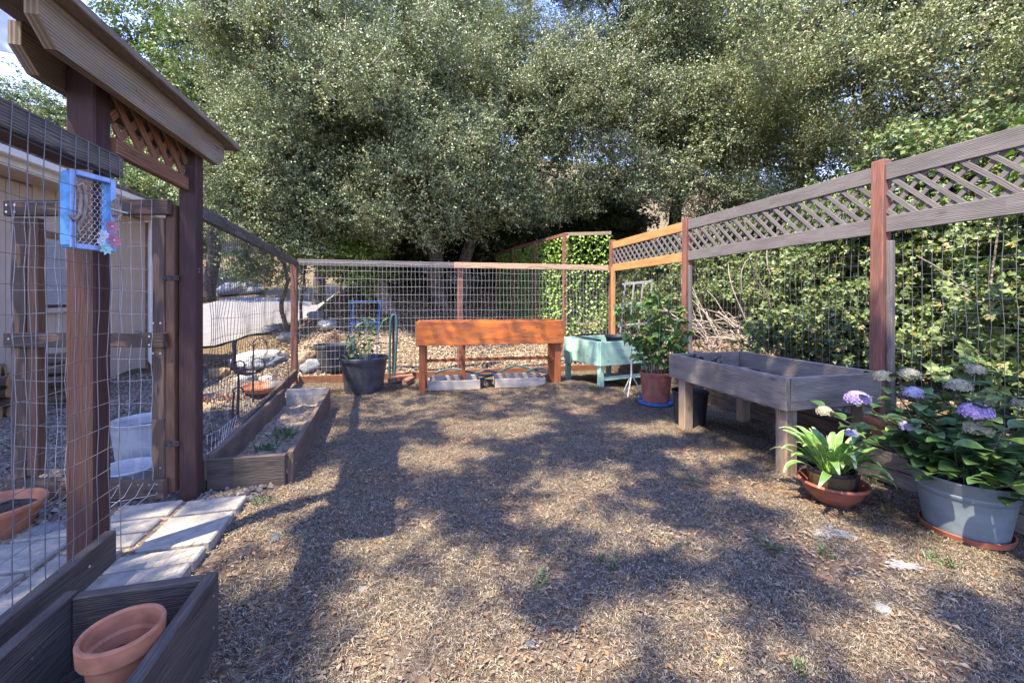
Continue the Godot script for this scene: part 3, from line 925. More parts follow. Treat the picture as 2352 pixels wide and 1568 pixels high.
# =====================================================================  open gate
func make_gate() -> void:
	var g := thing("garden_gate", "open garden gate of dark timber frame filled with square wire", "gate", Vector3(-1.51, 0, -3.24), 0.0)
	g.rotation.y = deg_to_rad(-14.1)
	# local x runs from -1.08 (free side) to 0 (hinge side), z is the thickness
	board(g, "top_rail", Vector3(-1.08, 1.955, 0.021), Vector3(0, 1.965, 0.021), 0.10, 0.04, M.gate_dark)
	board(g, "middle_rail", Vector3(-1.08, 1.09, 0.021), Vector3(-0.03, 1.09, 0.021), 0.095, 0.04, M.gate_dark)
	board(g, "bottom_rail", Vector3(-1.08, 0.115, 0.021), Vector3(-0.03, 0.115, 0.021), 0.125, 0.04, M.gate_dark)
	board(g, "stile", Vector3(-1.03, 0.055, -0.02), Vector3(-1.03, 1.90, -0.02), 0.10, 0.04, M.gate_dark, Vector3.RIGHT)
	board(g, "stile", Vector3(-0.94, 0.18, -0.03), Vector3(-0.94, 1.90, -0.03), 0.075, 0.05, M.gate_brown, Vector3.RIGHT)
	board(g, "stile", Vector3(-0.10, 0.055, -0.02), Vector3(-0.10, 1.90, -0.02), 0.085, 0.04, M.gate_dark, Vector3.RIGHT)
	board(g, "stile", Vector3(-0.026, 0.07, -0.03), Vector3(-0.026, 1.99, -0.03), 0.06, 0.05, M.gate_brown, Vector3.RIGHT)
	obj("wire_mesh", net(Vector3(-1.0, 0.10, 0.046), Vector3(1, 0, 0), Vector3.UP, 0.90, 1.90, 0.072, 0.146, 0.0015, 0.010, 33.0), M.wire, g)
	# net turned up loose below the bottom rail
	var st := new_st()
	for i in 9:
		var x := -0.74 + i * 0.075
		wire_into(st, [Vector3(x + 0.06, 0.16, 0.046), Vector3(x + 0.03, 0.08, 0.07), Vector3(x - 0.05, -0.0, 0.15), Vector3(x - 0.10, 0.02, 0.22)], 0.0016)
	wire_into(st, [Vector3(-0.75, 0.05, 0.10), Vector3(-0.3, 0.055, 0.09), Vector3(-0.06, 0.09, 0.06)], 0.0016)
	wire_into(st, [Vector3(-0.84, 0.03, 0.22), Vector3(-0.5, 0.02, 0.22), Vector3(-0.22, 0.03, 0.21)], 0.0016)
	obj("loose_wire", done(st), M.white_wire, g)
	for p in [Vector2(-1.055, 1.975), Vector2(-1.055, 1.93), Vector2(-1.0, 1.975), Vector2(-1.0, 1.93), Vector2(-1.055, 0.14), Vector2(-1.0, 0.14), Vector2(-0.94, 0.13), Vector2(-1.055, 0.08), Vector2(-1.0, 0.08), Vector2(-0.12, 0.145), Vector2(-0.07, 0.15), Vector2(-0.19, 0.145), Vector2(-0.12, 0.09), Vector2(-0.07, 0.09), Vector2(-0.12, 1.115), Vector2(-0.12, 1.06), Vector2(-1.04, 1.10)]:
		screw_at(g, Vector3(p.x, p.y, 0.042), Vector3.BACK, 0.007)
	for p in [Vector2(-0.13, 1.20), Vector2(-0.08, 1.20), Vector2(-0.13, 1.0), Vector2(-0.08, 1.0), Vector2(-0.13, 0.24), Vector2(-0.08, 0.24)]:
		screw_at(g, Vector3(p.x, p.y, 0.002), Vector3.BACK, 0.007)
	for y in [0.4, 1.5]:
		obj("hinge", box_mesh(Vector3(0.10, 0.035, 0.006), 0.002), M.rebar, g, Transform3D(Basis(), Vector3(-0.01, y, -0.002)))

# =====================================================================  trees
func cluster(n: int, rad: float, ll: float, lw: float, c: Vector3, vary: float, warm: Vector3, three := false) -> ArrayMesh:
	var st := new_st()
	var twig := Color(0.12, 0.09, 0.06)
	# a few twigs from the middle outwards, leaves along them
	var tw := maxi(5, n / 9)
	var made := 0
	for t in tw:
		var d := rvec()
		d.y = d.y * 0.7 + 0.15
		d = d.normalized()
		var len := rad * rnd(0.7, 1.25)
		var sd := d.cross(Vector3(0.2, 0.9, 0.3)).normalized() * 0.003
		st.set_color(twig)
		st.set_normal(Vector3.UP)
		tri(st, -sd * 1.5, d * len, sd * 1.5)
		var per := n / tw
		for k in per:
			var at := len * (0.25 + 0.75 * (k + rng.randf()) / per)
			var out := (d * 0.55 + rvec()).normalized()
			var up := (Vector3(0, 0.62, 0.62) + rvec() * 0.62).normalized()   # blades turn to the open side of the crown
			var cc := c * rnd(1.0 - vary, 1.0 + vary)
			if rng.randf() < 0.12: cc = cc.lerp(warm, 0.6)
			var col := Color(cc.x, cc.y, cc.z)
			var q := d * at + rvec() * 0.02
			if three:
				var base := out
				var ax := up
				for a in [-1.0, 0.0, 1.0]:
					leaf_into(st, q + base * 0.02, spin(base, ax, a * 1.1), up, ll * rnd(0.8, 1.15), lw * rnd(0.8, 1.15), col, 0.18)
			else:
				leaf_into(st, q, out, up, ll * rnd(0.7, 1.25), lw * rnd(0.75, 1.2), col)
			made += 1
	return done(st)

func limb(parent: Node3D, called: String, a: Vector3, b: Vector3, r0: float, r1: float, mt: Material, bow := 0.3) -> void:
	var pts := []
	var rs := []
	var side := Vector3(rnd(-1, 1), rnd(0.0, 0.8), rnd(-1, 1)) * bow
	var n := 9
	for i in n + 1:
		var t := float(i) / n
		var p := a.lerp(b, t) + side * sin(PI * t) * (1.0 - 0.3 * t)
		p += Vector3(nz.get_noise_3d(p.y * 0.9, p.x, 5.0), 0, nz.get_noise_3d(p.y * 0.9, p.z, 15.0)) * 0.16 * minf(1.0, t * 3.0)
		pts.append(p)
		rs.append(lerpf(r0, r1, t) * (1.0 + 0.13 * nz.get_noise_2d(t * 9.0, a.x)))
	rs[0] = r0 * 1.25
	obj(called, tube(pts, rs, 9), mt, parent)

# stems: list of [base, top, radius]; crown: ellipsoid envelope filled with lobes of leaf clumps
func tree(called: String, label: String, group: String, stems: Array, cen: Vector3, rad: Vector3, lobes: int, lr: Vector2, per: int, cl: Array, leafmat: Material, bark: Material, tint: Vector3, gap := -0.15, lean := 0.0, extra: Array = []) -> Node3D:
	var base: Vector3 = stems[0][0]
	var o := thing(called, label, "tree" if not called.contains("shrub") else "shrub", base, 0.0, group)
	var tops := []
	for s in stems:
		limb(o, "trunk" if s == stems[0] else "stem", s[0] - base - Vector3(0, 0.25, 0), s[1] - base, s[2], s[2] * 0.6, bark, 0.18)
		tops.append([s[1], s[2] * 0.55])
	var sets := []
	var cols := []
	for k in cl.size():
		sets.append([])
		cols.append([])
	var seedv := rnd(0, 100)
	for l in lobes + extra.size():
		var d := rvec() * pow(rng.randf(), 0.4)
		var c := cen + Vector3(d.x * rad.x, d.y * rad.y, d.z * rad.z)
		c.z -= lean * (c.y - cen.y)      # the crown reaches out low down towards the open garden
		if l >= lobes: c = extra[l - lobes]
		if l % 2 == 0:
			var bt: Array = tops[0]
			for t in tops:
				if t[0].distance_to(c) < bt[0].distance_to(c): bt = t
			limb(o, "limb", bt[0] - base, c - base, bt[1] * rnd(0.35, 0.7), 0.018, bark, 0.35)
		var R := rnd(lr.x, lr.y)
		for i in per:
			var v := rvec() * pow(rng.randf(), 0.22)
			v.y *= 0.75
			var p := c + v * R
			if nz.get_noise_3d(p.x * 0.62 + seedv, p.y * 0.62, p.z * 0.62) + 0.5 * nz.get_noise_3d(p.x * 1.7, p.y * 1.7 + seedv, p.z * 1.7) < gap: continue
			var k := rng.randi() % cl.size()
			var ow := p - cen + v * R
			sets[k].append(Transform3D(Basis.from_euler(Vector3(rnd(-0.4, 0.4), atan2(ow.x / rad.x, ow.z / rad.z + 0.5) + rnd(-0.7, 0.7), rnd(-0.4, 0.4))).scaled(Vector3.ONE * rnd(0.75, 1.3)), p - base))
			var b := rnd(0.82, 1.18)
			cols[k].append(Color(tint.x * b, tint.y * b, tint.z * b))
	for k in cl.size():
		if sets[k].size():
			var cm := many("crown", cl[k], leafmat, o, sets[k], cols[k])
			cm.set_meta("kind", "stuff")
	return o

func make_trees() -> void:
	var oak := [cluster(112, 0.42, 0.052, 0.027, Vector3(0.255, 0.300, 0.155), 0.35, Vector3(0.20, 0.17, 0.06)), cluster(112, 0.43, 0.050, 0.026, Vector3(0.215, 0.265, 0.145), 0.35, Vector3(0.18, 0.18, 0.07)), cluster(100, 0.38, 0.056, 0.029, Vector3(0.275, 0.310, 0.170), 0.3, Vector3(0.22, 0.16, 0.06))]
	var far := [cluster(60, 0.62, 0.12, 0.075, Vector3(0.17, 0.215, 0.085), 0.35, Vector3(0.2, 0.17, 0.05)), cluster(60, 0.58, 0.11, 0.07, Vector3(0.14, 0.185, 0.08), 0.35, Vector3(0.2, 0.17, 0.05))]
	var shr := [cluster(70, 0.36, 0.075, 0.045, Vector3(0.17, 0.25, 0.075), 0.35, Vector3(0.28, 0.27, 0.07)), cluster(70, 0.33, 0.07, 0.04, Vector3(0.145, 0.22, 0.07), 0.35, Vector3(0.26, 0.25, 0.07))]
	var L: Material = M.oak_leaf
	# two big live oaks right behind the garden, a third at the right
	tree("oak_tree", "large live oak with twin trunks behind the back fence", "oaks behind the garden", [[on(1.0, -12.1), Vector3(0.6, 5.2, -12.0), 0.24], [on(1.45, -12.1), Vector3(2.2, 5.6, -11.9), 0.20]],
		Vector3(-0.2, 7.3, -11.6), Vector3(4.4, 4.6, 2.2), 46, Vector2(1.0, 1.75), 170, oak, L, M.bark, Vector3(1.05, 1.05, 1.0), -0.12, 0.45, [Vector3(-0.9, 3.7, -9.9), Vector3(0.3, 3.6, -9.7), Vector3(1.6, 3.7, -9.7), Vector3(2.8, 4.0, -9.8), Vector3(3.8, 4.4, -10.0), Vector3(0.9, 4.6, -9.5), Vector3(-0.3, 4.9, -9.6), Vector3(2.2, 5.0, -9.7)])
	tree("oak_tree", "slender oak with a single pale trunk left of orange bed", "oaks behind the garden", [[on(-0.32, -11.4), Vector3(-1.2, 4.6, -11.6), 0.20]],
		Vector3(-2.4, 5.0, -11.2), Vector3(2.2, 2.6, 1.2), 22, Vector2(0.8, 1.25), 130, oak, L, M.bark_pale, Vector3(1.1, 1.12, 1.0), -0.1, 0.4, [Vector3(-2.9, 3.2, -10.2), Vector3(-2.0, 2.9, -10.0), Vector3(-3.6, 3.7, -10.6), Vector3(-1.3, 3.3, -10.1)])
	tree("oak_tree", "broad live oak with dark leaning trunk behind the ivy screen", "oaks behind the garden", [[on(6.0, -9.6), Vector3(7.6, 5.2, -10.0), 0.22]],
		Vector3(6.0, 7.4, -10.2), Vector3(3.8, 4.6, 2.2), 42, Vector2(1.0, 1.7), 160, oak, L, M.bark_dark, Vector3(1.0, 0.98, 0.93), -0.08, 0.45, [Vector3(4.9, 4.2, -9.4), Vector3(6.0, 4.2, -9.0), Vector3(7.1, 4.4, -8.7), Vector3(8.2, 4.6, -8.3), Vector3(5.4, 5.2, -9.2), Vector3(6.8, 5.4, -8.9)])
	tree("oak_tree", "tall oak with upright trunk above the right lattice fence", "oaks behind the garden", [[on(9.6, -7.0), Vector3(9.9, 8.0, -7.0), 0.17]],
		Vector3(10.3, 7.2, -6.2), Vector3(3.4, 4.8, 2.8), 38, Vector2(0.9, 1.6), 150, oak, L, M.bark_dark, Vector3(1.15, 1.1, 0.95), -0.08, 0.35)
	# second row that closes the view behind them
	tree("oak_tree", "distant dark oak half hidden left of the twin trunks", "oaks in the second row", [[on(-3.5, -18.5), Vector3(-3.0, 6.5, -18.5), 0.25]],
		Vector3(-3.0, 9.0, -18.5), Vector3(3.6, 5.0, 2.0), 22, Vector2(1.6, 2.4), 80, far, L, M.bark_dark, Vector3(1.05, 1.08, 0.95), -0.2)
	tree("oak_tree", "distant dark oak half hidden behind the twin trunks", "oaks in the second row", [[on(4.0, -17.5), Vector3(4.2, 7.0, -17.5), 0.28]],
		Vector3(4.0, 8.6, -17.5), Vector3(4.2, 5.0, 2.0), 24, Vector2(1.6, 2.4), 80, far, L, M.bark_dark, Vector3(1.0, 1.02, 0.92), -0.2)
	tree("oak_tree", "distant dark oak behind the tall trunk at right", "oaks in the second row", [[on(13.0, -13.5), Vector3(13.2, 7.0, -13.5), 0.28]],
		Vector3(12.6, 9.4, -13.2), Vector3(4.2, 5.0, 2.4), 26, Vector2(1.6, 2.4), 80, far, L, M.bark_dark, Vector3(1.1, 1.1, 0.98), -0.2)
	tree("oak_tree", "leafy oak filling the far right edge above the bramble", "oaks in the second row", [[on(15.0, -6.5), Vector3(15.0, 6.0, -6.5), 0.28]],
		Vector3(14.4, 8.0, -6.0), Vector3(2.6, 5.4, 3.2), 22, Vector2(1.5, 2.2), 80, far, L, M.bark_dark, Vector3(1.0, 0.98, 0.85), -0.2)
	# low dark growth in the shade under the oaks
	for q in [[0.4, -14.4, 2.6, "left"], [3.2, -14.2, 3.2, "middle"], [6.6, -12.8, 3.0, "right"]]:
		tree("understory_shrub", "dark shrub in deep shade under the oaks, %s one of three" % q[3], "shrubs under the oaks", [[on(q[0], q[1]), on(q[0], q[1], 1.4), 0.06]],
			on(q[0], q[1], 1.5), Vector3(1.6, 1.2, 0.6), 10, Vector2(0.8, 1.2), 70, far, L, M.bark_dark, Vector3(0.7, 0.72, 0.7), -0.3)
	# left: an open oak on the slope and trees on the far hill
	tree("valley_oak", "open-crowned oak with bare dark limbs against blue sky", "", [[on(-7.9, -19.6), Vector3(-7.6, 6.6, -19.4), 0.26], [on(-7.7, -19.6, 3.0), Vector3(-9.6, 9.0, -19.6), 0.15], [on(-7.7, -19.6, 3.4), Vector3(-7.0, 11.5, -19.2), 0.15]],
		Vector3(-8.6, 10.2, -19.4), Vector3(2.9, 4.6, 2.2), 26, Vector2(0.7, 1.25), 42, far, M.plant_leaf, M.bark_dark, Vector3(1.15, 1.2, 0.9), -0.1)
	tree("hill_tree", "broad green tree on the hill at the far left", "trees on the far hill", [[on(-19.8, -27.5), Vector3(-19.8, 8.5, -27.5), 0.3]],
		Vector3(-19.6, 9.6, -27.0), Vector3(3.2, 3.6, 2.4), 20, Vector2(1.4, 2.1), 60, far, L, M.bark_dark, Vector3(1.0, 1.05, 0.9), -0.15)
	tree("hill_tree", "round tree on the hill seen through the gateway", "trees on the far hill", [[on(-12.6, -24.0), Vector3(-12.6, 5.0, -24.0), 0.25]],
		Vector3(-12.4, 5.9, -23.6), Vector3(3.0, 2.2, 2.0), 16, Vector2(1.2, 1.8), 60, far, L, M.bark_dark, Vector3(1.05, 1.15, 0.85), -0.15)
	tree("hill_tree", "spreading tree on the golden hill left of the valley oak", "trees on the far hill", [[on(-15.5, -30.0), Vector3(-15.5, 7.5, -30.0), 0.25]],
		Vector3(-15.4, 9.0, -30.0), Vector3(3.4, 2.4, 2.0), 16, Vector2(1.4, 2.1), 60, far, L, M.bark_dark, Vector3(0.9, 0.95, 0.8), -0.15)
	tree("roadside_shrub", "pale green shrub hanging over the concrete drive", "shrubs beside the drive", [[on(-3.3, -13.4), Vector3(-3.4, 2.8, -13.2), 0.07], [on(-3.0, -13.4), Vector3(-2.8, 2.8, -13.2), 0.05]],
		Vector3(-3.6, 3.3, -13.0), Vector3(1.6, 1.2, 0.9), 12, Vector2(0.7, 1.05), 95, shr, L, M.bark, Vector3(1.0, 1.0, 1.15), -0.15)
	tree("roadside_shrub", "bright green leafy shrub behind the back fence's left end", "shrubs beside the drive", [[on(-1.9, -11.2), on(-2.0, -11.2, 1.3), 0.035], [on(-1.7, -11.2), on(-1.5, -11.2, 1.2), 0.03], [on(-1.4, -11.2), on(-1.2, -11.2, 1.3), 0.03]],
		on(-1.7, -11.3, 1.7), Vector3(0.9, 0.7, 0.5), 10, Vector2(0.55, 0.8), 95, shr, M.plant_leaf, M.bark, Vector3(1.35, 1.35, 1.0), -0.15)
	# the tree overhead and behind the camera, whose crown dapples the garden
	shade_tree([cluster(44, 0.30, 0.10, 0.065, Vector3(0.16, 0.21, 0.09), 0.3, Vector3(0.22, 0.2, 0.07)), cluster(44, 0.28, 0.10, 0.06, Vector3(0.15, 0.2, 0.09), 0.3, Vector3(0.22, 0.2, 0.07)), cluster(44, 0.32, 0.11, 0.065, Vector3(0.16, 0.2, 0.08), 0.3, Vector3(0.22, 0.2, 0.07))])

const LIT := [[0.28, -3.69, 0.41, 0.33], [0.87, -4.31, 0.53, 0.21], [1.20, -2.88, 0.47, 0.11], [-0.71, -3.27, 0.29, 0.15], [-0.20, -2.48, 0.23, 0.15], [0.90, -2.50, 0.15, 0.12], [1.32, -2.13, 0.18, 0.10], [0.42, -2.10, 0.24, 0.12], [-0.06, -1.90, 0.24, 0.14], [-0.12, -1.64, 0.14, 0.12], [0.11, -1.62, 0.21, 0.12], [0.63, -1.47, 0.22, 0.09], [1.18, -1.51, 0.21, 0.11], [1.11, -1.28, 0.14, 0.06], [2.43, -2.43, 0.22, 0.14], [2.56, -3.07, 0.25, 0.16], [2.41, -1.94, 0.16, 0.08], [2.42, -1.58, 0.23, 0.09], [1.86, -1.22, 0.09, 0.07], [2.95, -2.35, 0.30, 0.22], [2.83, -1.52, 0.22, 0.10], [-0.76, -2.81, 0.23, 0.07], [2.51, -3.90, 0.40, 0.14], [-0.64, -2.39, 0.13, 0.09], [-1.18, -2.73, 0.21, 0.15], [0.38, -1.49, 0.10, 0.07], [2.55, -2.26, 0.14, 0.15]]

func shade_tree(cl: Array) -> void:
	var base := on(-5.6, 5.2)
	var o := thing("shade_tree", "spreading oak behind the camera that dapples the garden floor", "tree", base)
	limb(o, "trunk", Vector3(0, -0.3, 0), Vector3(0.8, 4.6, -0.5), 0.30, 0.20, M.bark)
	var sets := [[], [], []]
	var n := 0
	var holes := 0
	while n < 11000 and holes < 200000:
		var h := rnd(6.6, 9.2)
		var t := Vector2(rnd(-6.4, 4.4), rnd(-7.0, 1.6))
		# keep sunlit openings where patches of light reach the ground
		var open := false
		for e in LIT:
			var q := Vector2((t.x - e[0]) / (e[2] + 0.17), (t.y - e[1]) / (e[3] + 0.17))
			if q.length() + 0.55 * nz.get_noise_2d(t.x * 3.4, t.y * 3.4 + 11.0) < 1.0: open = true
		# ragged far edge of the crown
		if t.x > -1.5 and t.y < -4.5 + 0.7 * nz.get_noise_2d(t.x * 1.3, 3.0): open = open or rng.randf() < 0.8
		if t.x < -1.5 and t.x > -2.7 and t.y < -5.6: open = true
		if nz.get_noise_2d(t.x * 2.6 + 7.0, t.y * 2.6) > 0.48: open = true
		if open:
			holes += 1
			continue
		n += 1
		var p := Vector3(t.x - SUN_STEP.x * h, h, t.y - SUN_STEP.y * h)
		sets[n % 3].append(Transform3D(Basis.from_euler(Vector3(rnd(-0.5, 0.5), rnd(0, TAU), rnd(-0.5, 0.5))).scaled(Vector3.ONE * rnd(0.50, 0.75)), p - base))
	for k in 3:
		many("crown", cl[k], M.oak_leaf, o, sets[k]).set_meta("kind", "stuff")
	for q in 9:
		var e := Vector3(rnd(-6.0, 0.2), rnd(7.4, 8.4), rnd(-2.0, 4.0))
		limb(o, "limb", Vector3(0.8, 4.4, -0.5), e - base, rnd(0.03, 0.045), 0.008, M.bark, 0.4)

# =====================================================================  bramble hedge
func make_hedge() -> void:
	var o := thing("bramble_hedge", "tall hedge of tangled green brambles beyond the right fence", "hedge", Vector3(5.5, 1.0, -4.0))
	var cl := [cluster(44, 0.27, 0.050, 0.038, Vector3(0.150, 0.205, 0.072), 0.4, Vector3(0.32, 0.26, 0.09), true), cluster(44, 0.29, 0.047, 0.036, Vector3(0.180, 0.235, 0.088), 0.4, Vector3(0.38, 0.24, 0.10), true), cluster(40, 0.26, 0.056, 0.042, Vector3(0.115, 0.165, 0.062), 0.35, Vector3(0.26, 0.24, 0.08), true)]
	var sets := [[], [], []]
	var cols := [[], [], []]
	for i in 6400:
		var z := rnd(-9.6, 2.2)
		var hollow := exp(-pow((z + 6.3) / 1.2, 2))
		var front := 4.72 + 1.15 * hollow + 0.35 * nz.get_noise_2d(z * 0.8, 1.0)
		var top := lerpf(2.85, 2.1, sstep(-5.2, -9.0, z)) + 0.45 * nz.get_noise_2d(z * 0.9, 7.0)
		var t := pow(rng.randf(), 0.8)
		var back := rnd(0.0, 1.0)
		# the face leans back as it climbs; the top is a rough plateau
		var x := front + 1.5 * t * t + back * back * 0.9
		var g := gy(x, z)
		var y := lerpf(g + 0.15, top, t)
		if i % 4 == 0:
			x = front + rnd(1.3, 3.4)
			y = top + 0.25 * (x - front - 1.3) + 0.35 * nz.get_noise_2d(x, z * 1.2)
		y += 0.10 * rng.randfn()
		x += 0.55 * nz.get_noise_3d(y * 1.3, z * 1.3, 40.0)
		if nz.get_noise_3d(y * 1.9, z * 1.9, 60.0) < -0.32: continue
		if hollow > 0.5 and y < g + 0.75 and x < front + 0.5: continue
		var k := rng.randi() % 3
		sets[k].append(Transform3D(Basis.from_euler(Vector3(rnd(-0.6, 0.6), -PI / 2 + 0.3 + rnd(-0.9, 0.9), rnd(-0.6, 0.6))).scaled(Vector3.ONE * rnd(0.8, 1.35)), Vector3(x, y, z) - o.position))
		var b := rnd(0.8, 1.2)
		cols[k].append(Color(b, b, b * 0.95))
	for k in 3: many("foliage", cl[k], M.bramble_leaf, o, sets[k], cols[k]).set_meta("kind", "stuff")
	for i in 46:
		var z := rnd(-8.0, 1.2)
		var a := Vector3(5.2 + rnd(0, 0.8), gy(5.4, z), z)
		var b := a + Vector3(rnd(-0.9, 0.2), rnd(1.0, 2.0), rnd(-0.9, 0.9))
		limb(o, "cane", a - o.position, b - o.position, 0.012, 0.005, M.twigs if i % 3 else M.bark, 0.3)
	# bright shoot standing above the hedge at the right edge
	var s := thing("bramble_shoot", "bright bramble shoot rising above the lattice rail at right edge", "plant", Vector3(4.5, 2.0, -2.3))
	obj("stem", tube([Vector3(0, -0.6, 0), Vector3(0.06, 0.2, 0.05), Vector3(0.0, 0.75, 0.22), Vector3(-0.12, 0.95, 0.4)], [0.008, 0.007, 0.005, 0.003], 6), M.bark, s)
	for i in 16:
		var t := i / 15.0
		var st := new_st()
		for a in [-1.0, 0.0, 1.0]:
			var c := Vector3(0.20, 0.30, 0.05) * rnd(0.8, 1.2)
			leaf_into(st, Vector3.ZERO, spin(Vector3(0.2, 0.1, 1), Vector3.UP, a * 1.1), Vector3.UP, 0.10, 0.07, Color(c.x, c.y, c.z))
		obj("leaf", done(st), M.bramble_leaf, s, Transform3D(Basis.from_euler(Vector3(rnd(-0.6, 0.4), rnd(0, TAU), rnd(-0.4, 0.4))), Vector3(0.06 - 0.15 * t * t, 0.0 + 0.9 * t, 0.05 + 0.33 * t * t)))
	# heap of cut branches in the hollow
	var h := thing("brush_pile", "heap of dry cut branches in the hollow of the hedge", "brush pile", on(5.25, -6.0))
	for i in 46:
		var c := Vector3(rnd(-0.35, 0.35), rnd(0.1, 0.65), rnd(-0.7, 0.7))
		var d := Vector3(rnd(-0.5, 0.5), rnd(-0.45, 0.25), rnd(0.4, 1.0)).normalized() * rnd(0.4, 0.85)
		limb(h, "branch", c - d, c + d, rnd(0.006, 0.014), 0.003, M.twigs, 0.08)

# =====================================================================  planting beds
func make_beds() -> void:
	# ---- black planter box at the lower left corner
	var b := thing("planter_box", "blackened timber planter box in the lower left corner", "planter", Vector3(-1.17, 0, -1.857))
	board(b, "side_board", Vector3(0.43, 0.14, -0.02), Vector3(0.43, 0.14, 1.75), 0.30, 0.042, M.black_wood)
	board(b, "side_board", Vector3(-0.02, 0.14, -0.02), Vector3(-0.02, 0.14, 1.75), 0.30, 0.042, M.black_wood)
	board(b, "end_board", Vector3(0.003, 0.138, 0.0), Vector3(0.408, 0.138, 0.0), 0.29, 0.042, M.black_wood)
	board(b, "end_board", Vector3(0.003, 0.138, 1.72), Vector3(0.408, 0.138, 1.72), 0.29, 0.042, M.black_wood)
	obj("soil", soil_patch(0.40, 1.66, 5), M.soil, b, Transform3D(Basis(), Vector3(0.205, 0.05, 0.86))).set_meta("kind", "stuff")
	for p in [Vector3(0.452, 0.22, 0.03), Vector3(0.452, 0.10, 0.03), Vector3(0.452, 0.15, 0.6)]: screw_at(b, p, Vector3.RIGHT, 0.005)
	screw_at(b, Vector3(0.002, 0.20, 0.18), Vector3.RIGHT, 0.005)
	# ---- long low bed along the left fence
	var l := thing("low_garden_bed", "long low bed of dark boards along the left fence", "garden bed", Vector3(-1.36, 0, -3.42))
	var ang := atan2(-0.14, -2.25)
	var dz := Vector3(-0.12, 0, -2.28)
	board(l, "side_board", Vector3(0.52, 0.11, 0.02), Vector3(0.52, 0.12, 0.02) + dz, 0.25, 0.042, M.dark_wood)
	board(l, "side_board", Vector3(0.0, 0.12, 0.0), Vector3(0.0, 0.13, 0.02) + dz, 0.26, 0.042, M.dark_wood)
	board(l, "end_board", Vector3(-0.01, 0.11, 0.024), Vector3(0.498, 0.11, 0.044), 0.235, 0.042, M.black_wood)
	board(l, "end_board", Vector3(0.025, 0.12, -0.03) + dz, Vector3(0.496, 0.12, -0.01) + dz, 0.25, 0.042, M.box_wood)
	obj("corner_block", box_mesh(Vector3(0.06, 0.23, 0.05)), M.black_wood, l, Transform3D(Basis(), Vector3(-0.05, 0.11, 0.02)))
	obj("soil", soil_patch(0.47, 2.2, 6), M.bed_soil, l, Transform3D(Basis(Vector3.UP, 0.053), Vector3(0.20, 0.07, -1.12))).set_meta("kind", "stuff")
	screw_at(l, Vector3(0.542, 0.12, -0.05), Vector3.RIGHT, 0.005)
	for q in [[-1.12, -4.35, 0.13, 60, "green feathery weed growing in the far half of low bed"], [-1.16, -3.98, 0.10, 50, "grey green weed growing in the near half of low bed"]]:
		tuft("weed", q[4], Vector3(q[0], 0.07, q[1]), q[2], q[3], Vector3(0.10, 0.17, 0.06), "weeds in the low bed")
	# ---- grey raised bed at the right
	var r := thing("raised_bed", "weathered grey raised bed on four stout legs at right", "raised bed", Vector3(2.80, 0, -2.56))
	board(r, "side_board", Vector3(0, 0.637, 0.0), Vector3(0.03, 0.637, -1.50), 0.255, 0.04, M.grey)
	board(r, "side_board", Vector3(0.95, 0.637, -0.02), Vector3(0.95, 0.637, -1.52), 0.255, 0.04, M.grey)
	board(r, "end_board", Vector3(0.024, 0.637, -0.012), Vector3(0.926, 0.637, -0.032), 0.250, 0.04, M.grey)
	board(r, "end_board", Vector3(0.054, 0.637, -1.48), Vector3(0.926, 0.637, -1.50), 0.250, 0.04, M.grey)
	for p in [Vector2(0.075, -0.085), Vector2(0.075, -1.30), Vector2(0.865, -0.10), Vector2(0.865, -1.36)]:
		obj("leg", box_mesh(Vector3(0.105, 0.66, 0.105), 0.007), M.leg_wood, r, Transform3D(Basis(), Vector3(p.x, 0.27, p.y)))
	for i in 9:
		board(r, "bottom_slat", Vector3(0.03, 0.495, -0.12 - i * 0.157), Vector3(0.92, 0.495, -0.12 - i * 0.157), 0.10, 0.022, M.dark_wood, Vector3.BACK)
	obj("soil", soil_patch(0.86, 1.40, 7), M.soil, r, Transform3D(Basis(), Vector3(0.485, 0.58, -0.755))).set_meta("kind", "stuff")
	obj("liner", liner_mesh(), M.black_plastic, r, Transform3D(Basis(), Vector3(0.30, 0.60, -1.36)))
	for p in [Vector3(-0.021, 0.70, -0.05), Vector3(-0.021, 0.57, -0.05), Vector3(0.01, 0.69, -1.44), Vector3(0.01, 0.58, -1.44)]: screw_at(r, p, Vector3.LEFT, 0.005)
	for p in [Vector3(0.07, 0.71, 0.010), Vector3(0.07, 0.56, 0.010), Vector3(0.88, 0.71, -0.010), Vector3(0.88, 0.56, -0.010)]: screw_at(r, p, Vector3.BACK, 0.005)
	# ---- stained orange raised bed at the back
	var o := thing("stained_raised_bed", "tall orange-stained raised bed in front of the back fence", "raised bed", Vector3(0.12, 0, -6.19), -0.1)
	board(o, "side_board", Vector3(0, 0.868, 0), Vector3(2.20, 0.875, 0), 0.345, 0.04, M.orange)
	board(o, "side_board", Vector3(0, 0.868, -0.56), Vector3(2.20, 0.875, -0.56), 0.345, 0.04, M.orange)
	board(o, "end_board", Vector3(0.02, 0.868, -0.022), Vector3(0.02, 0.868, -0.538), 0.34, 0.04, M.orange)
	board(o, "end_board", Vector3(2.18, 0.872, -0.022), Vector3(2.18, 0.872, -0.538), 0.34, 0.04, M.orange)
	for p in [Vector2(0.09, -0.07), Vector2(2.12, -0.07), Vector2(0.09, -0.49), Vector2(2.12, -0.49)]:
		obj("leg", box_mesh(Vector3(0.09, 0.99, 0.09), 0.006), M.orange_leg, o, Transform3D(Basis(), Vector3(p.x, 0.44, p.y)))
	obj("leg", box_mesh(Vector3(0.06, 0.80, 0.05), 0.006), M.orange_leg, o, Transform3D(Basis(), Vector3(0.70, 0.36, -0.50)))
	board(o, "stretcher", Vector3(0.13, 0.41, -0.50), Vector3(2.08, 0.42, -0.50), 0.05, 0.04, M.orange_leg)
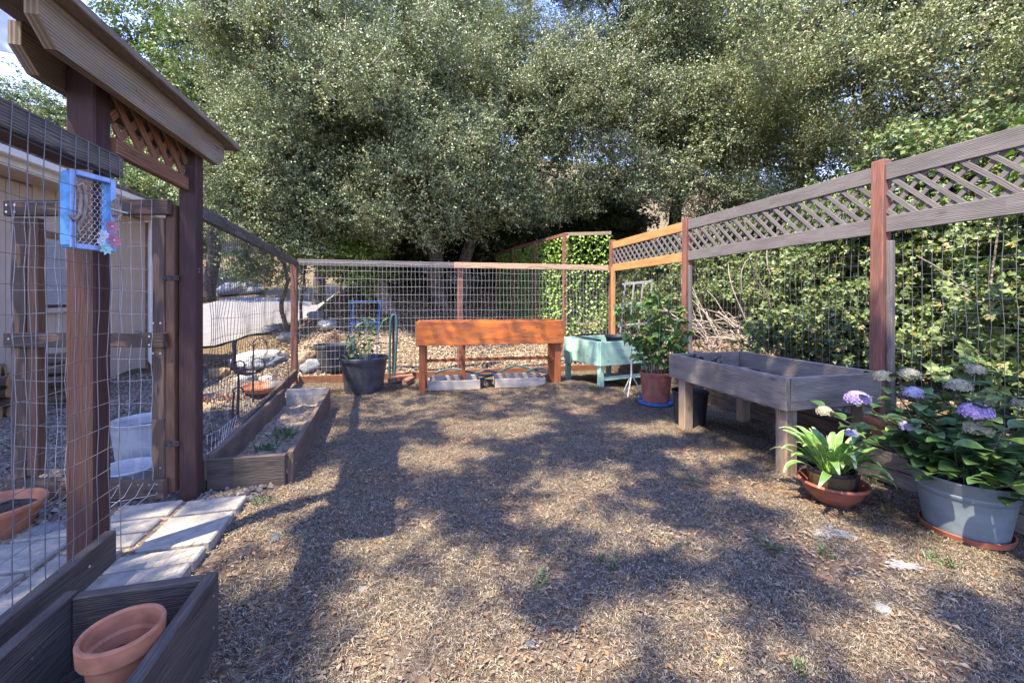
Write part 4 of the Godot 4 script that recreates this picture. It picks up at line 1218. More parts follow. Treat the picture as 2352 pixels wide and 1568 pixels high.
	board(o, "stretcher", Vector3(2.12, 0.40, -0.12), Vector3(2.12, 0.40, -0.44), 0.05, 0.04, M.orange_leg)
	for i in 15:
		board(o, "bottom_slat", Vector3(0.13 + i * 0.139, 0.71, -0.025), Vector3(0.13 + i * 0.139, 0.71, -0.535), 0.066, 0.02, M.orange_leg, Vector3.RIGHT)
	for p in [Vector3(2.14, 0.97, 0.021), Vector3(2.14, 0.80, 0.021)]: screw_at(o, p, Vector3.BACK, 0.006)
	# ---- two shallow weathered boxes under it
	for q in [[0.30, -6.33, 0.02, "left"], [1.30, -6.24, -0.03, "right"]]:
		var x := thing("shallow_box", "shallow weathered wooden box under the orange bed, %s of two" % q[3], "box", on(q[0], q[1], 0.005), -0.1 + q[2], "boxes under the orange bed")
		board(x, "side_board", Vector3(0, 0.075, 0), Vector3(0.78, 0.075, 0), 0.14, 0.02, M.box_wood)
		board(x, "side_board", Vector3(0, 0.085, -0.36), Vector3(0.78, 0.085, -0.36), 0.16, 0.02, M.box_wood)
		board(x, "end_board", Vector3(0.012, 0.08, -0.012), Vector3(0.012, 0.08, -0.348), 0.145, 0.02, M.box_wood)
		board(x, "end_board", Vector3(0.768, 0.08, -0.012), Vector3(0.768, 0.08, -0.348), 0.145, 0.02, M.box_wood)
		obj("bottom", box_mesh(Vector3(0.73, 0.012, 0.33), 0.002), M.box_wood, x, Transform3D(Basis(), Vector3(0.39, 0.018, -0.18)))
	# ---- mint painted raised bed in the far corner
	var m := thing("mint_raised_bed", "mint green painted raised bed in the far right corner", "raised bed", Vector3(2.79, 0, -5.72), 0.19)
	board(m, "side_board", Vector3(0, 0.55, 0), Vector3(0.95, 0.55, 0), 0.36, 0.035, M.mint)
	board(m, "side_board", Vector3(0, 0.55, -1.0), Vector3(0.95, 0.55, -1.0), 0.36, 0.035, M.mint)
	board(m, "end_board", Vector3(0.0, 0.548, -0.02), Vector3(0.0, 0.548, -0.98), 0.355, 0.035, M.mint)
	board(m, "end_board", Vector3(0.95, 0.548, -0.02), Vector3(0.95, 0.548, -0.98), 0.355, 0.035, M.mint)
	for p in [Vector2(0.05, -0.05), Vector2(0.90, -0.05), Vector2(0.05, -0.95), Vector2(0.90, -0.95)]:
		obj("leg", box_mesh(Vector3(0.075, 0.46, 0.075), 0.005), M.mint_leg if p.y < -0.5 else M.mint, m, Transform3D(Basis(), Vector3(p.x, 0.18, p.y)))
	board(m, "stretcher", Vector3(0.09, 0.17, -0.04), Vector3(0.87, 0.17, -0.04), 0.06, 0.03, M.mint)
	obj("support_block", box_mesh(Vector3(0.05, 0.20, 0.16), 0.004), M.mint_leg, m, Transform3D(Basis(), Vector3(-0.04, 0.42, -0.80)))
	obj("soil", soil_patch(0.9, 0.94, 8), M.soil, m, Transform3D(Basis(), Vector3(0.475, 0.60, -0.5))).set_meta("kind", "stuff")
	obj("drip_frame", tube([Vector3(0.10, 0.74, -0.12), Vector3(0.10, 0.76, -0.86), Vector3(0.5, 0.77, -0.88), Vector3(0.85, 0.75, -0.86)], [0.012, 0.012, 0.012, 0.012], 8), M.black_plastic, m)
	var sp := thing("nursery_pot", "small black nursery pot standing in the mint raised bed", "pot", Vector3(3.22, 0.61, -5.98))
	obj("body", lathe(pot_profile(0.15, 0.19, 0.19, 0.012, 0.02), 32), M.charcoal_plastic, sp)
	obj("soil", soil_disc(0.17), M.soil, sp, Transform3D(Basis(), Vector3(0, 0.16, 0)))

func soil_patch(w: float, d: float, sd: int) -> ArrayMesh:
	var st := new_st()
	var nx := int(w / 0.035)
	var nzz := int(d / 0.035)
	for j in nzz + 1:
		for i in nx + 1:
			var p := Vector2((float(i) / nx - 0.5) * w, (float(j) / nzz - 0.5) * d)
			st.set_uv(p)
			st.add_vertex(Vector3(p.x, 0.022 * nz.get_noise_2d(p.x * 5.0 + sd * 3, p.y * 5.0) + 0.010 * nz.get_noise_2d(p.x * 19.0, p.y * 19.0 + sd), p.y))
	for j in nzz:
		for i in nx:
			var a := j * (nx + 1) + i
			for e in [a, a + 1, a + nx + 1, a + 1, a + nx + 2, a + nx + 1]: st.add_index(e)
	st.generate_normals()
	return done(st)

func soil_disc(r: float) -> ArrayMesh:
	var st := new_st()
	var n := 24
	var rings := 5
	for k in rings:
		for i in n:
			var vs := []
			for e in [[k, i], [k + 1, i], [k + 1, i + 1], [k, i + 1]]:
				var rr := r * float(e[0]) / rings
				var a := TAU * (int(e[1]) % n) / n
				vs.append(Vector3(rr * cos(a), 0.010 * nz.get_noise_2d(rr * cos(a) * 22.0, rr * sin(a) * 22.0), rr * sin(a)))
			quad(st, vs[0], vs[1], vs[2], vs[3])
	st.generate_normals()
	return done(st)

func liner_mesh() -> ArrayMesh:
	var st := new_st()
	var n := 16
	for j in n + 1:
		for i in n + 1:
			var u := float(i) / n
			var v := float(j) / n
			var k := nz.get_noise_2d(u * 6.0, v * 6.0 + 4.0)
			st.set_uv(Vector2(u, v))
			st.add_vertex(Vector3((u - 0.5) * 0.42 + 0.04 * k, 0.13 * sin(v * PI * 0.8) * (0.6 + 0.4 * sin(u * 7.0)) + 0.09 * k, (0.5 - v) * -0.22 + 0.03 * k))
	for j in n:
		for i in n:
			var a := j * (n + 1) + i
			for e in [a, a + 1, a + n + 1, a + 1, a + n + 2, a + n + 1]: st.add_index(e)
	st.generate_normals()
	return done(st)

# outline of a pot with thick wall and rolled rim, from the outer foot up and down inside
func pot_profile(rb: float, rt: float, h: float, wall: float, rim: float, lip := 0.014) -> Array:
	var p := [Vector2(0.002, 0.0), Vector2(rb - 0.006, 0.0), Vector2(rb, 0.006)]
	for i in 5: p.append(Vector2(lerpf(rb, rt, (i + 1) / 5.0), lerpf(0.006, h - rim, (i + 1) / 5.0)))
	p.append_array([Vector2(rt + lip, h - rim + 0.003), Vector2(rt + lip + 0.002, h - 0.006), Vector2(rt + lip - 0.003, h), Vector2(rt + lip - wall + 0.002, h), Vector2(rt + lip - wall - 0.003, h - 0.005), Vector2(rt - wall, h - rim - 0.004), Vector2(rb - wall, 0.03), Vector2(0.002, 0.03)])
	return p

# =====================================================================  pots and plants
# one leaf blade rising from the origin along z, 2 x 6 faces
func blade(length: float, width: float, rise: float, droop: float, c: Vector3, edge: Vector3, widest := 0.45, petiole := 0.0, lobes := 0) -> ArrayMesh:
	var st := new_st()
	var n := 7
	var pts := []
	var dirp := Vector3(0, sin(rise), cos(rise))
	var p := Vector3.ZERO
	if petiole > 0.0:
		var sd := Vector3(0.0035, 0, 0)
		st.set_color(Color(c.x * 1.2, c.y * 1.2, c.z))
		var q := dirp * petiole
		quad(st, p - sd, p + sd, q + sd, q - sd)
		p = q
	for i in n + 1:
		var t := float(i) / n
		pts.append(p)
		var a := rise - droop * t * t
		p += Vector3(0, sin(a), cos(a)) * length / n
	var rows := []
	for i in n + 1:
		var t := float(i) / n
		var w := pow(sin(PI * pow(t, log(0.5) / log(widest))), 0.75) * width * 0.5 if i > 0 and i < n else 0.004
		if lobes > 0: w *= 0.62 + 0.5 * absf(cos(t * PI * lobes))
		var cup := w * 0.22
		rows.append([pts[i] + Vector3(-w, cup, 0), pts[i] + Vector3(-w * 0.84, cup * 0.6, 0), pts[i], pts[i] + Vector3(w * 0.84, cup * 0.6, 0), pts[i] + Vector3(w, cup, 0)])
	for i in n:
		for k in 4:
			var cc := edge if (k == 0 or k == 3 or i == n - 1) else c * (1.0 + 0.12 * sin(i * 3.1 + k))
			st.set_color(Color(cc.x, cc.y, cc.z))
			quad(st, rows[i][k], rows[i + 1][k], rows[i + 1][k + 1], rows[i][k + 1])
	st.generate_normals()
	return done(st)

func tuft(called: String, label: String, at: Vector3, h: float, n: int, c: Vector3, group: String) -> void:
	var st := new_st()
	for i in n:
		var a := rnd(0, TAU)
		var d := Vector3(cos(a) * rnd(0.2, 1.0), rnd(0.4, 1.3), sin(a) * rnd(0.2, 1.0)).normalized()
		var cc := c * rnd(0.7, 1.4)
		var p := Vector3(rnd(-0.12, 0.12), 0, rnd(-0.16, 0.16)) * (h / 0.18)
		var len := h * rnd(0.4, 1.0)
		leaf_into(st, p, d, Vector3.UP, len, len * 0.09 + 0.003, Color(cc.x, cc.y, cc.z), 0.1)
		leaf_into(st, p + d * len * 0.4, (d + rvec() * 0.7).normalized(), Vector3.UP, len * 0.5, len * 0.10, Color(cc.x, cc.y, cc.z), 0.1)
	var o := obj(called, done(st), M.plant_leaf, self, Transform3D(Basis(), at))
	meta(o, label, "weed", group)

func stem_to(parent: Node3D, a: Vector3, b: Vector3, r: float, mt: Material) -> void:
	var mid := a.lerp(b, 0.5) + Vector3(a.x - b.x, 0.12 * a.distance_to(b), a.z - b.z) * 0.12
	obj("stem", tube([a, a.lerp(mid, 0.6), mid, mid.lerp(b, 0.6), b], [r, r * 0.9, r * 0.8, r * 0.7, r * 0.55], 6), mt, parent)

func put_leaf(parent: Node3D, mesh: Mesh, mt: Material, at: Vector3, out: Vector3, s: float, roll := 0.3) -> void:
	var bs := face(out, Vector3.UP) * Basis(Vector3(0, 0, 1), rnd(-roll, roll))
	obj("leaf", mesh, mt, parent, Transform3D(bs.scaled_local(Vector3.ONE * s), at))

func make_pots() -> void:
	# ---- terracotta pot in the black planter box
	var t := thing("terracotta_pot", "tan terracotta pot with banded rim standing in black planter box", "pot", Vector3(-0.87, 0.06, -1.575))
	obj("body", lathe([Vector2(0.002, 0), Vector2(0.058, 0), Vector2(0.064, 0.006), Vector2(0.089, 0.195), Vector2(0.101, 0.197), Vector2(0.105, 0.205), Vector2(0.108, 0.255), Vector2(0.105, 0.262), Vector2(0.098, 0.262), Vector2(0.094, 0.256), Vector2(0.091, 0.205), Vector2(0.084, 0.195), Vector2(0.066, 0.03), Vector2(0.002, 0.03)], 48), M.terracotta, t)
	obj("soil", soil_disc(0.083), M.soil, t, Transform3D(Basis(), Vector3(0, 0.155, 0)))
	# ---- black tubs at the back left
	var b := thing("black_tub", "large black tub with leafy plant inside the back fence", "pot", on(-0.62, -6.56))
	obj("body", lathe(pot_profile(0.265, 0.325, 0.52, 0.02, 0.05, 0.02), 44), M.charcoal_plastic, b)
	obj("soil", soil_disc(0.31), M.soil, b, Transform3D(Basis(), Vector3(0, 0.45, 0)))
	var b2 := thing("black_tub", "empty black tub standing behind the back fence", "pot", on(-1.26, -8.12))
	obj("body", lathe(pot_profile(0.28, 0.345, 0.46, 0.02, 0.05, 0.02), 44), M.charcoal_plastic, b2)
	var rl := thing("wire_roll", "small coiled roll of rusty netting behind the black tub", "roll", on(-1.42, -8.75, 0.33))
	var st := new_st()
	for k in 5:
		var pts := []
		for i in 50:
			var a := i * 0.42
			var r := 0.035 + 0.0022 * i
			pts.append(Vector3(r * cos(a), r * sin(a), -0.12 + k * 0.06))
		wire_into(st, pts, 0.004)
	for i in 40:
		var a := i * 0.525
		var r := 0.04 + 0.0027 * i
		wire_into(st, [Vector3(r * cos(a), r * sin(a), -0.13), Vector3(r * cos(a), r * sin(a), 0.13)], 0.003)
	obj("netting", done(st), M.rust, rl, Transform3D(Basis(Vector3.UP, 0.5), Vector3.ZERO))
	# plant in the tub, narrow leaflets
	var tp := thing("tomato_plant", "leafy green plant growing in the black tub", "plant", b.position + Vector3(0, 0.45, 0))
	var lf := [blade(0.13, 0.05, 0.2, 0.9, Vector3(0.085, 0.15, 0.05), Vector3(0.10, 0.18, 0.06), 0.4, 0.02, 2), blade(0.11, 0.045, 0.1, 1.1, Vector3(0.07, 0.13, 0.045), Vector3(0.085, 0.15, 0.05), 0.4, 0.02, 2)]
	for s in 9:
		var a := TAU * s / 9.0 + rnd(-0.2, 0.2)
		var top := Vector3(cos(a) * rnd(0.08, 0.30), rnd(0.30, 0.72), sin(a) * rnd(0.08, 0.26))
		var root := Vector3(cos(a) * 0.06, -0.01, sin(a) * 0.06)
		stem_to(tp, root, top, 0.006, M.mint_leg)
		for k in 12:
			var at := root.lerp(top, 0.25 + 0.75 * k / 11.0)
			put_leaf(tp, lf[k % 2], M.plant_leaf, at, Vector3(rnd(-1, 1), rnd(-0.5, 0.5), rnd(-1, 1)), rnd(0.7, 1.15), 0.6)
	for s in 10:
		var a := rnd(0, TAU)
		put_leaf(tp, lf[s % 2], M.plant_leaf, Vector3(-0.1 + rnd(-0.12, 0.1), 0.03, rnd(0.0, 0.18)), Vector3(cos(a), 0.5, sin(a)), rnd(0.8, 1.3), 0.5)
	# blue square plant cage standing in the tub
	var cg := thing("plant_cage", "bright blue square wire plant cage above the black tub", "plant cage", b.position + Vector3(0.02, 0.44, -0.02))
	for q in [Vector2(-1, -1), Vector2(1, -1), Vector2(1, 1), Vector2(-1, 1)]:
		obj("leg", tube([Vector3(q.x * 0.15, 0.0, q.y * 0.15), Vector3(q.x * 0.20, 0.92, q.y * 0.20)], [0.0035, 0.0035], 6), M.blue_plastic, cg)
	for y in [0.90, 0.58]:
		var w := 0.215 if y > 0.7 else 0.20
		obj("ring", tube([Vector3(-w, y, -w), Vector3(w, y, -w), Vector3(w, y, w), Vector3(-w, y, w), Vector3(-w, y, -w)], [0.004, 0.004, 0.004, 0.004, 0.004], 6), M.blue_plastic, cg)
	# ---- red pot with a maple-leaved plant
	var r := thing("red_pot", "faded red plastic pot with leafy plant beside grey bed", "pot", on(3.13, -4.80, 0.03))
	obj("body", lathe(pot_profile(0.165, 0.195, 0.385, 0.014, 0.035, 0.010), 40), M.red_pot, r)
	obj("soil", soil_disc(0.185), M.soil, r, Transform3D(Basis(), Vector3(0, 0.33, 0)))
	var sc := thing("blue_saucer", "blue plastic saucer under the red pot", "saucer", on(3.13, -4.80, 0.0))
	obj("dish", lathe([Vector2(0.002, 0), Vector2(0.19, 0), Vector2(0.215, 0.012), Vector2(0.225, 0.045), Vector2(0.219, 0.045), Vector2(0.208, 0.018), Vector2(0.19, 0.012), Vector2(0.002, 0.012)], 40), M.blue_plastic, sc)
	var mp := thing("mallow_plant", "bushy plant with maple-shaped leaves growing in red pot", "plant", r.position + Vector3(0, 0.33, 0))
	var ml := [palm_leaf(0.085, Vector3(0.095, 0.165, 0.045)), palm_leaf(0.10, Vector3(0.12, 0.20, 0.05)), palm_leaf(0.075, Vector3(0.15, 0.23, 0.055))]
	for s in 19:
		var a := TAU * s / 19.0 + rnd(-0.3, 0.3)
		var sp := rnd(0.12, 0.66)
		var top := Vector3(cos(a) * sp, rnd(0.68, 1.16) - sp * 0.36, sin(a) * sp * 0.75)
		var root := Vector3(cos(a) * 0.10, -0.01, sin(a) * 0.10)
		stem_to(mp, root, top, 0.006, M.red_pot if s % 3 == 0 else M.mint_leg)
		for k in 15:
			var at := root.lerp(top, 0.30 + 0.72 * k / 14.0) + Vector3(0, 0.05 * sin(k * 0.7), 0)
			var o := Vector3(rnd(-1, 1), rnd(-0.9, 0.1), rnd(-1, 1)).normalized()
			put_leaf(mp, ml[rng.randi() % 3], M.plant_leaf, at + o * 0.05, o, rnd(0.7, 1.25), 0.5)
	# ---- black pot under the grey bed
	var k := thing("black_bucket", "black nursery bucket half under the grey raised bed", "pot", on(3.02, -3.98))
	obj("body", lathe(pot_profile(0.155, 0.185, 0.37, 0.008, 0.02, 0.008), 40), M.black_plastic, k)
	# ---- sprinkler tripod
	var tr := thing("sprinkler_tripod", "white metal sprinkler tripod between mint bed and red pot", "tripod", on(3.12, -5.39))
	for q in 3:
		var a := TAU * q / 3.0 + 0.3
		obj("leg", tube([Vector3(0, 0.30, 0), Vector3(cos(a) * 0.17, 0.0, sin(a) * 0.17)], [0.009, 0.009], 7), M.white_wire, tr)
	obj("pole", tube([Vector3(0, 0.26, 0), Vector3(0.0, 0.6, 0.0), Vector3(-0.02, 0.95, 0)], [0.013, 0.011, 0.010], 8), M.white_wire, tr)
	obj("head", box_mesh(Vector3(0.05, 0.06, 0.09), 0.008), M.black_plastic, tr, Transform3D(Basis(), Vector3(-0.02, 0.97, 0)))
	# ---- hosta in a speckled pot that stands in a terracotta bowl
	var hc := on(2.79, -2.21)
	var w := thing("terracotta_bowl", "wide red-brown clay bowl with hosta pot inside it", "bowl", hc)
	obj("body", lathe([Vector2(0.002, 0), Vector2(0.085, 0), Vector2(0.11, 0.012), Vector2(0.155, 0.06), Vector2(0.183, 0.115), Vector2(0.196, 0.122), Vector2(0.205, 0.135), Vector2(0.200, 0.146), Vector2(0.188, 0.146), Vector2(0.172, 0.118), Vector2(0.14, 0.055), Vector2(0.10, 0.022), Vector2(0.002, 0.022)], 48), M.terracotta_dark, w)
	var hp := thing("glazed_pot", "dark speckled glazed pot standing in the clay bowl", "pot", hc + Vector3(-0.012, 0.040, 0.0))
	obj("body", lathe([Vector2(0.002, 0), Vector2(0.100, 0), Vector2(0.112, 0.02), Vector2(0.128, 0.10), Vector2(0.136, 0.165)], 44), M.glaze, hp)
	obj("rim", lathe([Vector2(0.136, 0.165), Vector2(0.140, 0.172), Vector2(0.138, 0.188), Vector2(0.128, 0.188), Vector2(0.122, 0.16), Vector2(0.10, 0.03), Vector2(0.002, 0.03)], 44), M.glaze_dark, hp)
	for q in [[0.45, 0.05], [0.95, 0.035]]:
		obj("drip", tube([Vector3(cos(q[0]) * 0.139, 0.178, sin(q[0]) * 0.139), Vector3(cos(q[0]) * 0.132, 0.11, sin(q[0]) * 0.132), Vector3(cos(q[0]) * 0.121, 0.05, sin(q[0]) * 0.121)], [0.016, 0.014, 0.012], 8), M.glaze_dark, hp)
	obj("soil", soil_disc(0.12), M.soil, hp, Transform3D(Basis(), Vector3(0, 0.155, 0)))
	var hs := thing("hosta", "hosta with cream-edged green leaves in the speckled pot", "plant", hp.position + Vector3(0, 0.155, 0))
	var cr := Vector3(0.32, 0.39, 0.18)
	var hl := []
	for q in 6: hl.append(blade(rnd(0.14, 0.20), rnd(0.034, 0.046), rnd(0.55, 1.2), rnd(1.0, 2.2), Vector3(0.13, 0.25, 0.055) * rnd(0.85, 1.25), cr, 0.42, rnd(0.08, 0.13)))
	var hn := []
	for q in 3: hn.append(blade(0.10, 0.030, 1.1, 1.2, Vector3(0.20, 0.34, 0.07), cr, 0.45, 0.06))
	for i in 96:
		var a := i * 2.4 + rnd(-0.3, 0.3)
		put_leaf(hs, hl[i % 6] if i % 3 else hn[i % 2], M.plant_leaf, Vector3(cos(a) * rnd(0.01, 0.08), 0, sin(a) * rnd(0.01, 0.08)), Vector3(cos(a), rnd(-0.25, 0.3), sin(a)), rnd(0.85, 1.35), 0.25)
	for q in [[Vector3(-1, -0.25, 0.45), 1.25], [Vector3(-1, -0.45, 0.9), 1.1], [Vector3(0.9, -0.1, -0.25), 1.35], [Vector3(0.9, -0.3, 0.25), 1.3], [Vector3(0.55, -0.6, 1.0), 1.0]]:
		put_leaf(hs, hl[rng.randi() % 6], M.plant_leaf, Vector3(q[0].x, 0, q[0].z) * 0.06, q[0], q[1], 0.4)
	# ---- hydrangea in the slate grey tub
	var gc := on(3.12, -1.70)
	var ss := thing("clay_saucer", "red clay saucer under the slate grey tub", "saucer", gc)
	obj("dish", lathe([Vector2(0.002, 0), Vector2(0.175, 0), Vector2(0.19, 0.01), Vector2(0.198, 0.04), Vector2(0.190, 0.042), Vector2(0.180, 0.018), Vector2(0.002, 0.014)], 44), M.terracotta_dark, ss)
	var gp := thing("slate_tub", "slate grey plastic tub holding the hydrangea", "pot", gc + Vector3(0, 0.015, 0))
	obj("body", lathe([Vector2(0.002, 0), Vector2(0.165, 0), Vector2(0.172, 0.008), Vector2(0.205, 0.22), Vector2(0.214, 0.232), Vector2(0.218, 0.245), Vector2(0.214, 0.255), Vector2(0.218, 0.262), Vector2(0.240, 0.315), Vector2(0.244, 0.325), Vector2(0.240, 0.331), Vector2(0.234, 0.326), Vector2(0.208, 0.255), Vector2(0.16, 0.03), Vector2(0.002, 0.03)], 56), M.slate_plastic, gp)
	obj("soil", soil_disc(0.205), M.soil, gp, Transform3D(Basis(), Vector3(0, 0.245, 0)))
	hydrangea(gc + Vector3(0, 0.26, 0))
	# ---- clay trough on a plank box behind the hydrangea
	var tb := thing("plank_box", "low box of pale planks behind the hydrangea", "box", on(3.48, -2.02))
	for y in [0.06, 0.18]:
		board(tb, "plank", Vector3(-0.04, y, -0.55), Vector3(-0.04, y, 0.75), 0.112, 0.03, M.grey)
	board(tb, "plank", Vector3(-0.02, 0.12, -0.57), Vector3(0.30, 0.12, -0.57), 0.24, 0.03, M.leg_wood)
	obj("top", box_mesh(Vector3(0.34, 0.025, 1.25), 0.004), M.dark_wood, tb, Transform3D(Basis(), Vector3(0.13, 0.256, 0.1)))
	var cg2 := thing("clay_trough", "long clay trough planter on the plank box behind hydrangea", "planter", on(3.58, -2.05, 0.27))
	obj("body", trough_mesh(0.22, 0.9, 0.17), M.red_pot, cg2)
	obj("soil", soil_patch(0.17, 0.84, 9), M.soil, cg2, Transform3D(Basis(), Vector3(0, 0.13, 0)))

func trough_mesh(w: float, l: float, h: float) -> ArrayMesh:
	var st := new_st()
	var rings := [[0.80, 0.0], [1.0, h - 0.035], [1.10, h - 0.032], [1.10, h], [0.98, h], [0.80, 0.03]]
	for k in rings.size() - 1:
		var a := []
		var b := []
		for q in [Vector2(-1, -1), Vector2(1, -1), Vector2(1, 1), Vector2(-1, 1)]:
			a.append(Vector3(q.x * (w / 2) * rings[k][0], rings[k][1], q.y * (l / 2 - w / 2 * (1.0 - rings[k][0]))))
			b.append(Vector3(q.x * (w / 2) * rings[k + 1][0], rings[k + 1][1], q.y * (l / 2 - w / 2 * (1.0 - rings[k + 1][0]))))
		for i in 4:
			st.set_smooth_group(-1)
			quad(st, a[i], b[i], b[(i + 1) % 4], a[(i + 1) % 4])
	st.generate_normals()
	return done(st)

func palm_leaf(r: float, c: Vector3) -> ArrayMesh:
	var st := new_st()
	var ang := [-2.1, -1.05, 0.0, 1.05, 2.1]
	var len := [0.6, 0.88, 1.0, 0.88, 0.6]
	for i in 5:
		var d := Vector3(sin(ang[i]), -0.15, cos(ang[i])).normalized()
		var k := c * rnd(0.9, 1.12)
		leaf_into(st, Vector3.ZERO, d, Vector3.UP, r * len[i] * 1.15, r * 0.62, Color(k.x, k.y, k.z), 0.10)
	return done(st)

func hydrangea(at: Vector3) -> void:
	var h := thing("hydrangea", "hydrangea bush with lilac and fading cream flower heads", "plant", at)
	var lv := []
	for q in 5: lv.append(blade(rnd(0.10, 0.13), rnd(0.070, 0.085), rnd(0.0, 0.5), rnd(0.7, 1.3), Vector3(0.060, 0.118, 0.036) * rnd(0.75, 1.25), Vector3(0.068, 0.130, 0.040), 0.48, 0.03))
	var ly := [blade(0.10, 0.075, 0.2, 1.2, Vector3(0.20, 0.28, 0.045), Vector3(0.24, 0.30, 0.06), 0.48, 0.03), blade(0.09, 0.06, 0.2, 1.0, Vector3(0.15, 0.25, 0.05), Vector3(0.22, 0.30, 0.06), 0.48, 0.03)]
	# flower heads: place, radius, colour (0 lilac, 1 cream, 2 pale lavender)
	var heads := [[Vector3(2.75, 0.74, -2.02), 0.066, 0], [Vector3(2.95, 0.76, -1.56), 0.066, 0], [Vector3(3.20, 0.83, -2.18), 0.058, 1], [Vector3(3.32, 0.85, -2.10), 0.062, 1], [Vector3(3.36, 0.82, -1.86), 0.062, 1], [Vector3(3.62, 0.90, -1.92), 0.05, 1], [Vector3(3.48, 0.76, -1.62), 0.055, 1], [Vector3(2.66, 0.63, -2.16), 0.045, 1], [Vector3(3.00, 0.66, -1.58), 0.060, 1], [Vector3(3.12, 0.77, -1.95), 0.052, 2], [Vector3(2.93, 0.60, -1.86), 0.040, 2], [Vector3(2.70, 0.53, -2.02), 0.032, 2]]
	var shades := [[Vector3(0.45, 0.34, 0.60), Vector3(0.34, 0.26, 0.50)], [Vector3(0.42, 0.43, 0.26), Vector3(0.42, 0.34, 0.26)], [Vector3(0.50, 0.48, 0.54), Vector3(0.36, 0.32, 0.50)]]
	var tops := []
	for q in heads:
		var top: Vector3 = q[0] - at
		tops.append(top)
		var st := new_st()
		var n := int(1500 * q[1])
		for i in n:
			var y := 1.0 - 1.25 * (i + 0.5) / n
			var a := i * 2.39996
			var s := sqrt(maxf(0.0, 1.0 - y * y))
			var d := Vector3(s * cos(a), y * 0.72, s * sin(a))
			var c: Vector3 = shades[q[2]][0].lerp(shades[q[2]][1], rng.randf()) * rnd(0.8, 1.15)
			var e := face(d.normalized(), Vector3.UP if absf(d.y) < 0.65 else Vector3.RIGHT)
			for k in 4:
				var b := TAU * k / 4.0 + a
				leaf_into(st, d * q[1] * rnd(0.9, 1.06), e * Vector3(cos(b), sin(b), 0.25), d, 0.015, 0.014, Color(c.x, c.y, c.z), 0.05)
		obj("flower_head", done(st), M.flower, h, Transform3D(Basis(), top + Vector3(0, -0.01, 0)))
	for i in 46:
		var a := i * 2.4
		var sp := rnd(0.12, 0.46)
		tops.append(Vector3(cos(a) * sp + 0.04, rnd(0.16, 0.46) - sp * 0.15, sin(a) * sp))
	for top in tops:
		var flat := Vector3(top.x, 0, top.z)
		var root := flat.limit_length(0.09) + Vector3(0, -0.02, 0)
		stem_to(h, root, top, 0.005, M.bark if rng.randf() < 0.5 else M.bark_dark)
		for k in 5:
			var t := 0.42 + 0.56 * k / 4.0
			var p: Vector3 = root.lerp(top, t) + Vector3(0, 0.025 * sin(t * 3.0), 0)
			var a := rnd(0, TAU)
			for s in 2:
				var d := Vector3(cos(a + PI * s), rnd(-0.25, 0.30), sin(a + PI * s))
				var m: Mesh = lv[rng.randi() % 5] if rng.randf() < 0.84 else ly[rng.randi() % 2]
				put_leaf(h, m, M.plant_leaf, p, d, rnd(0.75, 1.2), 0.35)
	for q in [Vector3(-0.05, 0.05, 0.24), Vector3(0.05, 0.04, 0.25), Vector3(-0.14, 0.16, 0.22), Vector3(0.02, 0.18, 0.26)]:
		put_leaf(h, ly[0], M.plant_leaf, q, Vector3(q.x, -0.4, 1.0), 1.0, 0.3)

# =====================================================================  things in the yard
func rock(label: String, at: Vector3, s: Vector3, mt: Material, turn := 0.0) -> void:
	var o := obj("rock", stone_mesh(q_seed(), 0.75, 0.3), mt, self, Transform3D(Basis(Vector3.UP, turn).scaled_local(s), at + Vector3(0, s.y * 0.42, 0)))
	meta(o, label, "rock", "rocks in the yard")

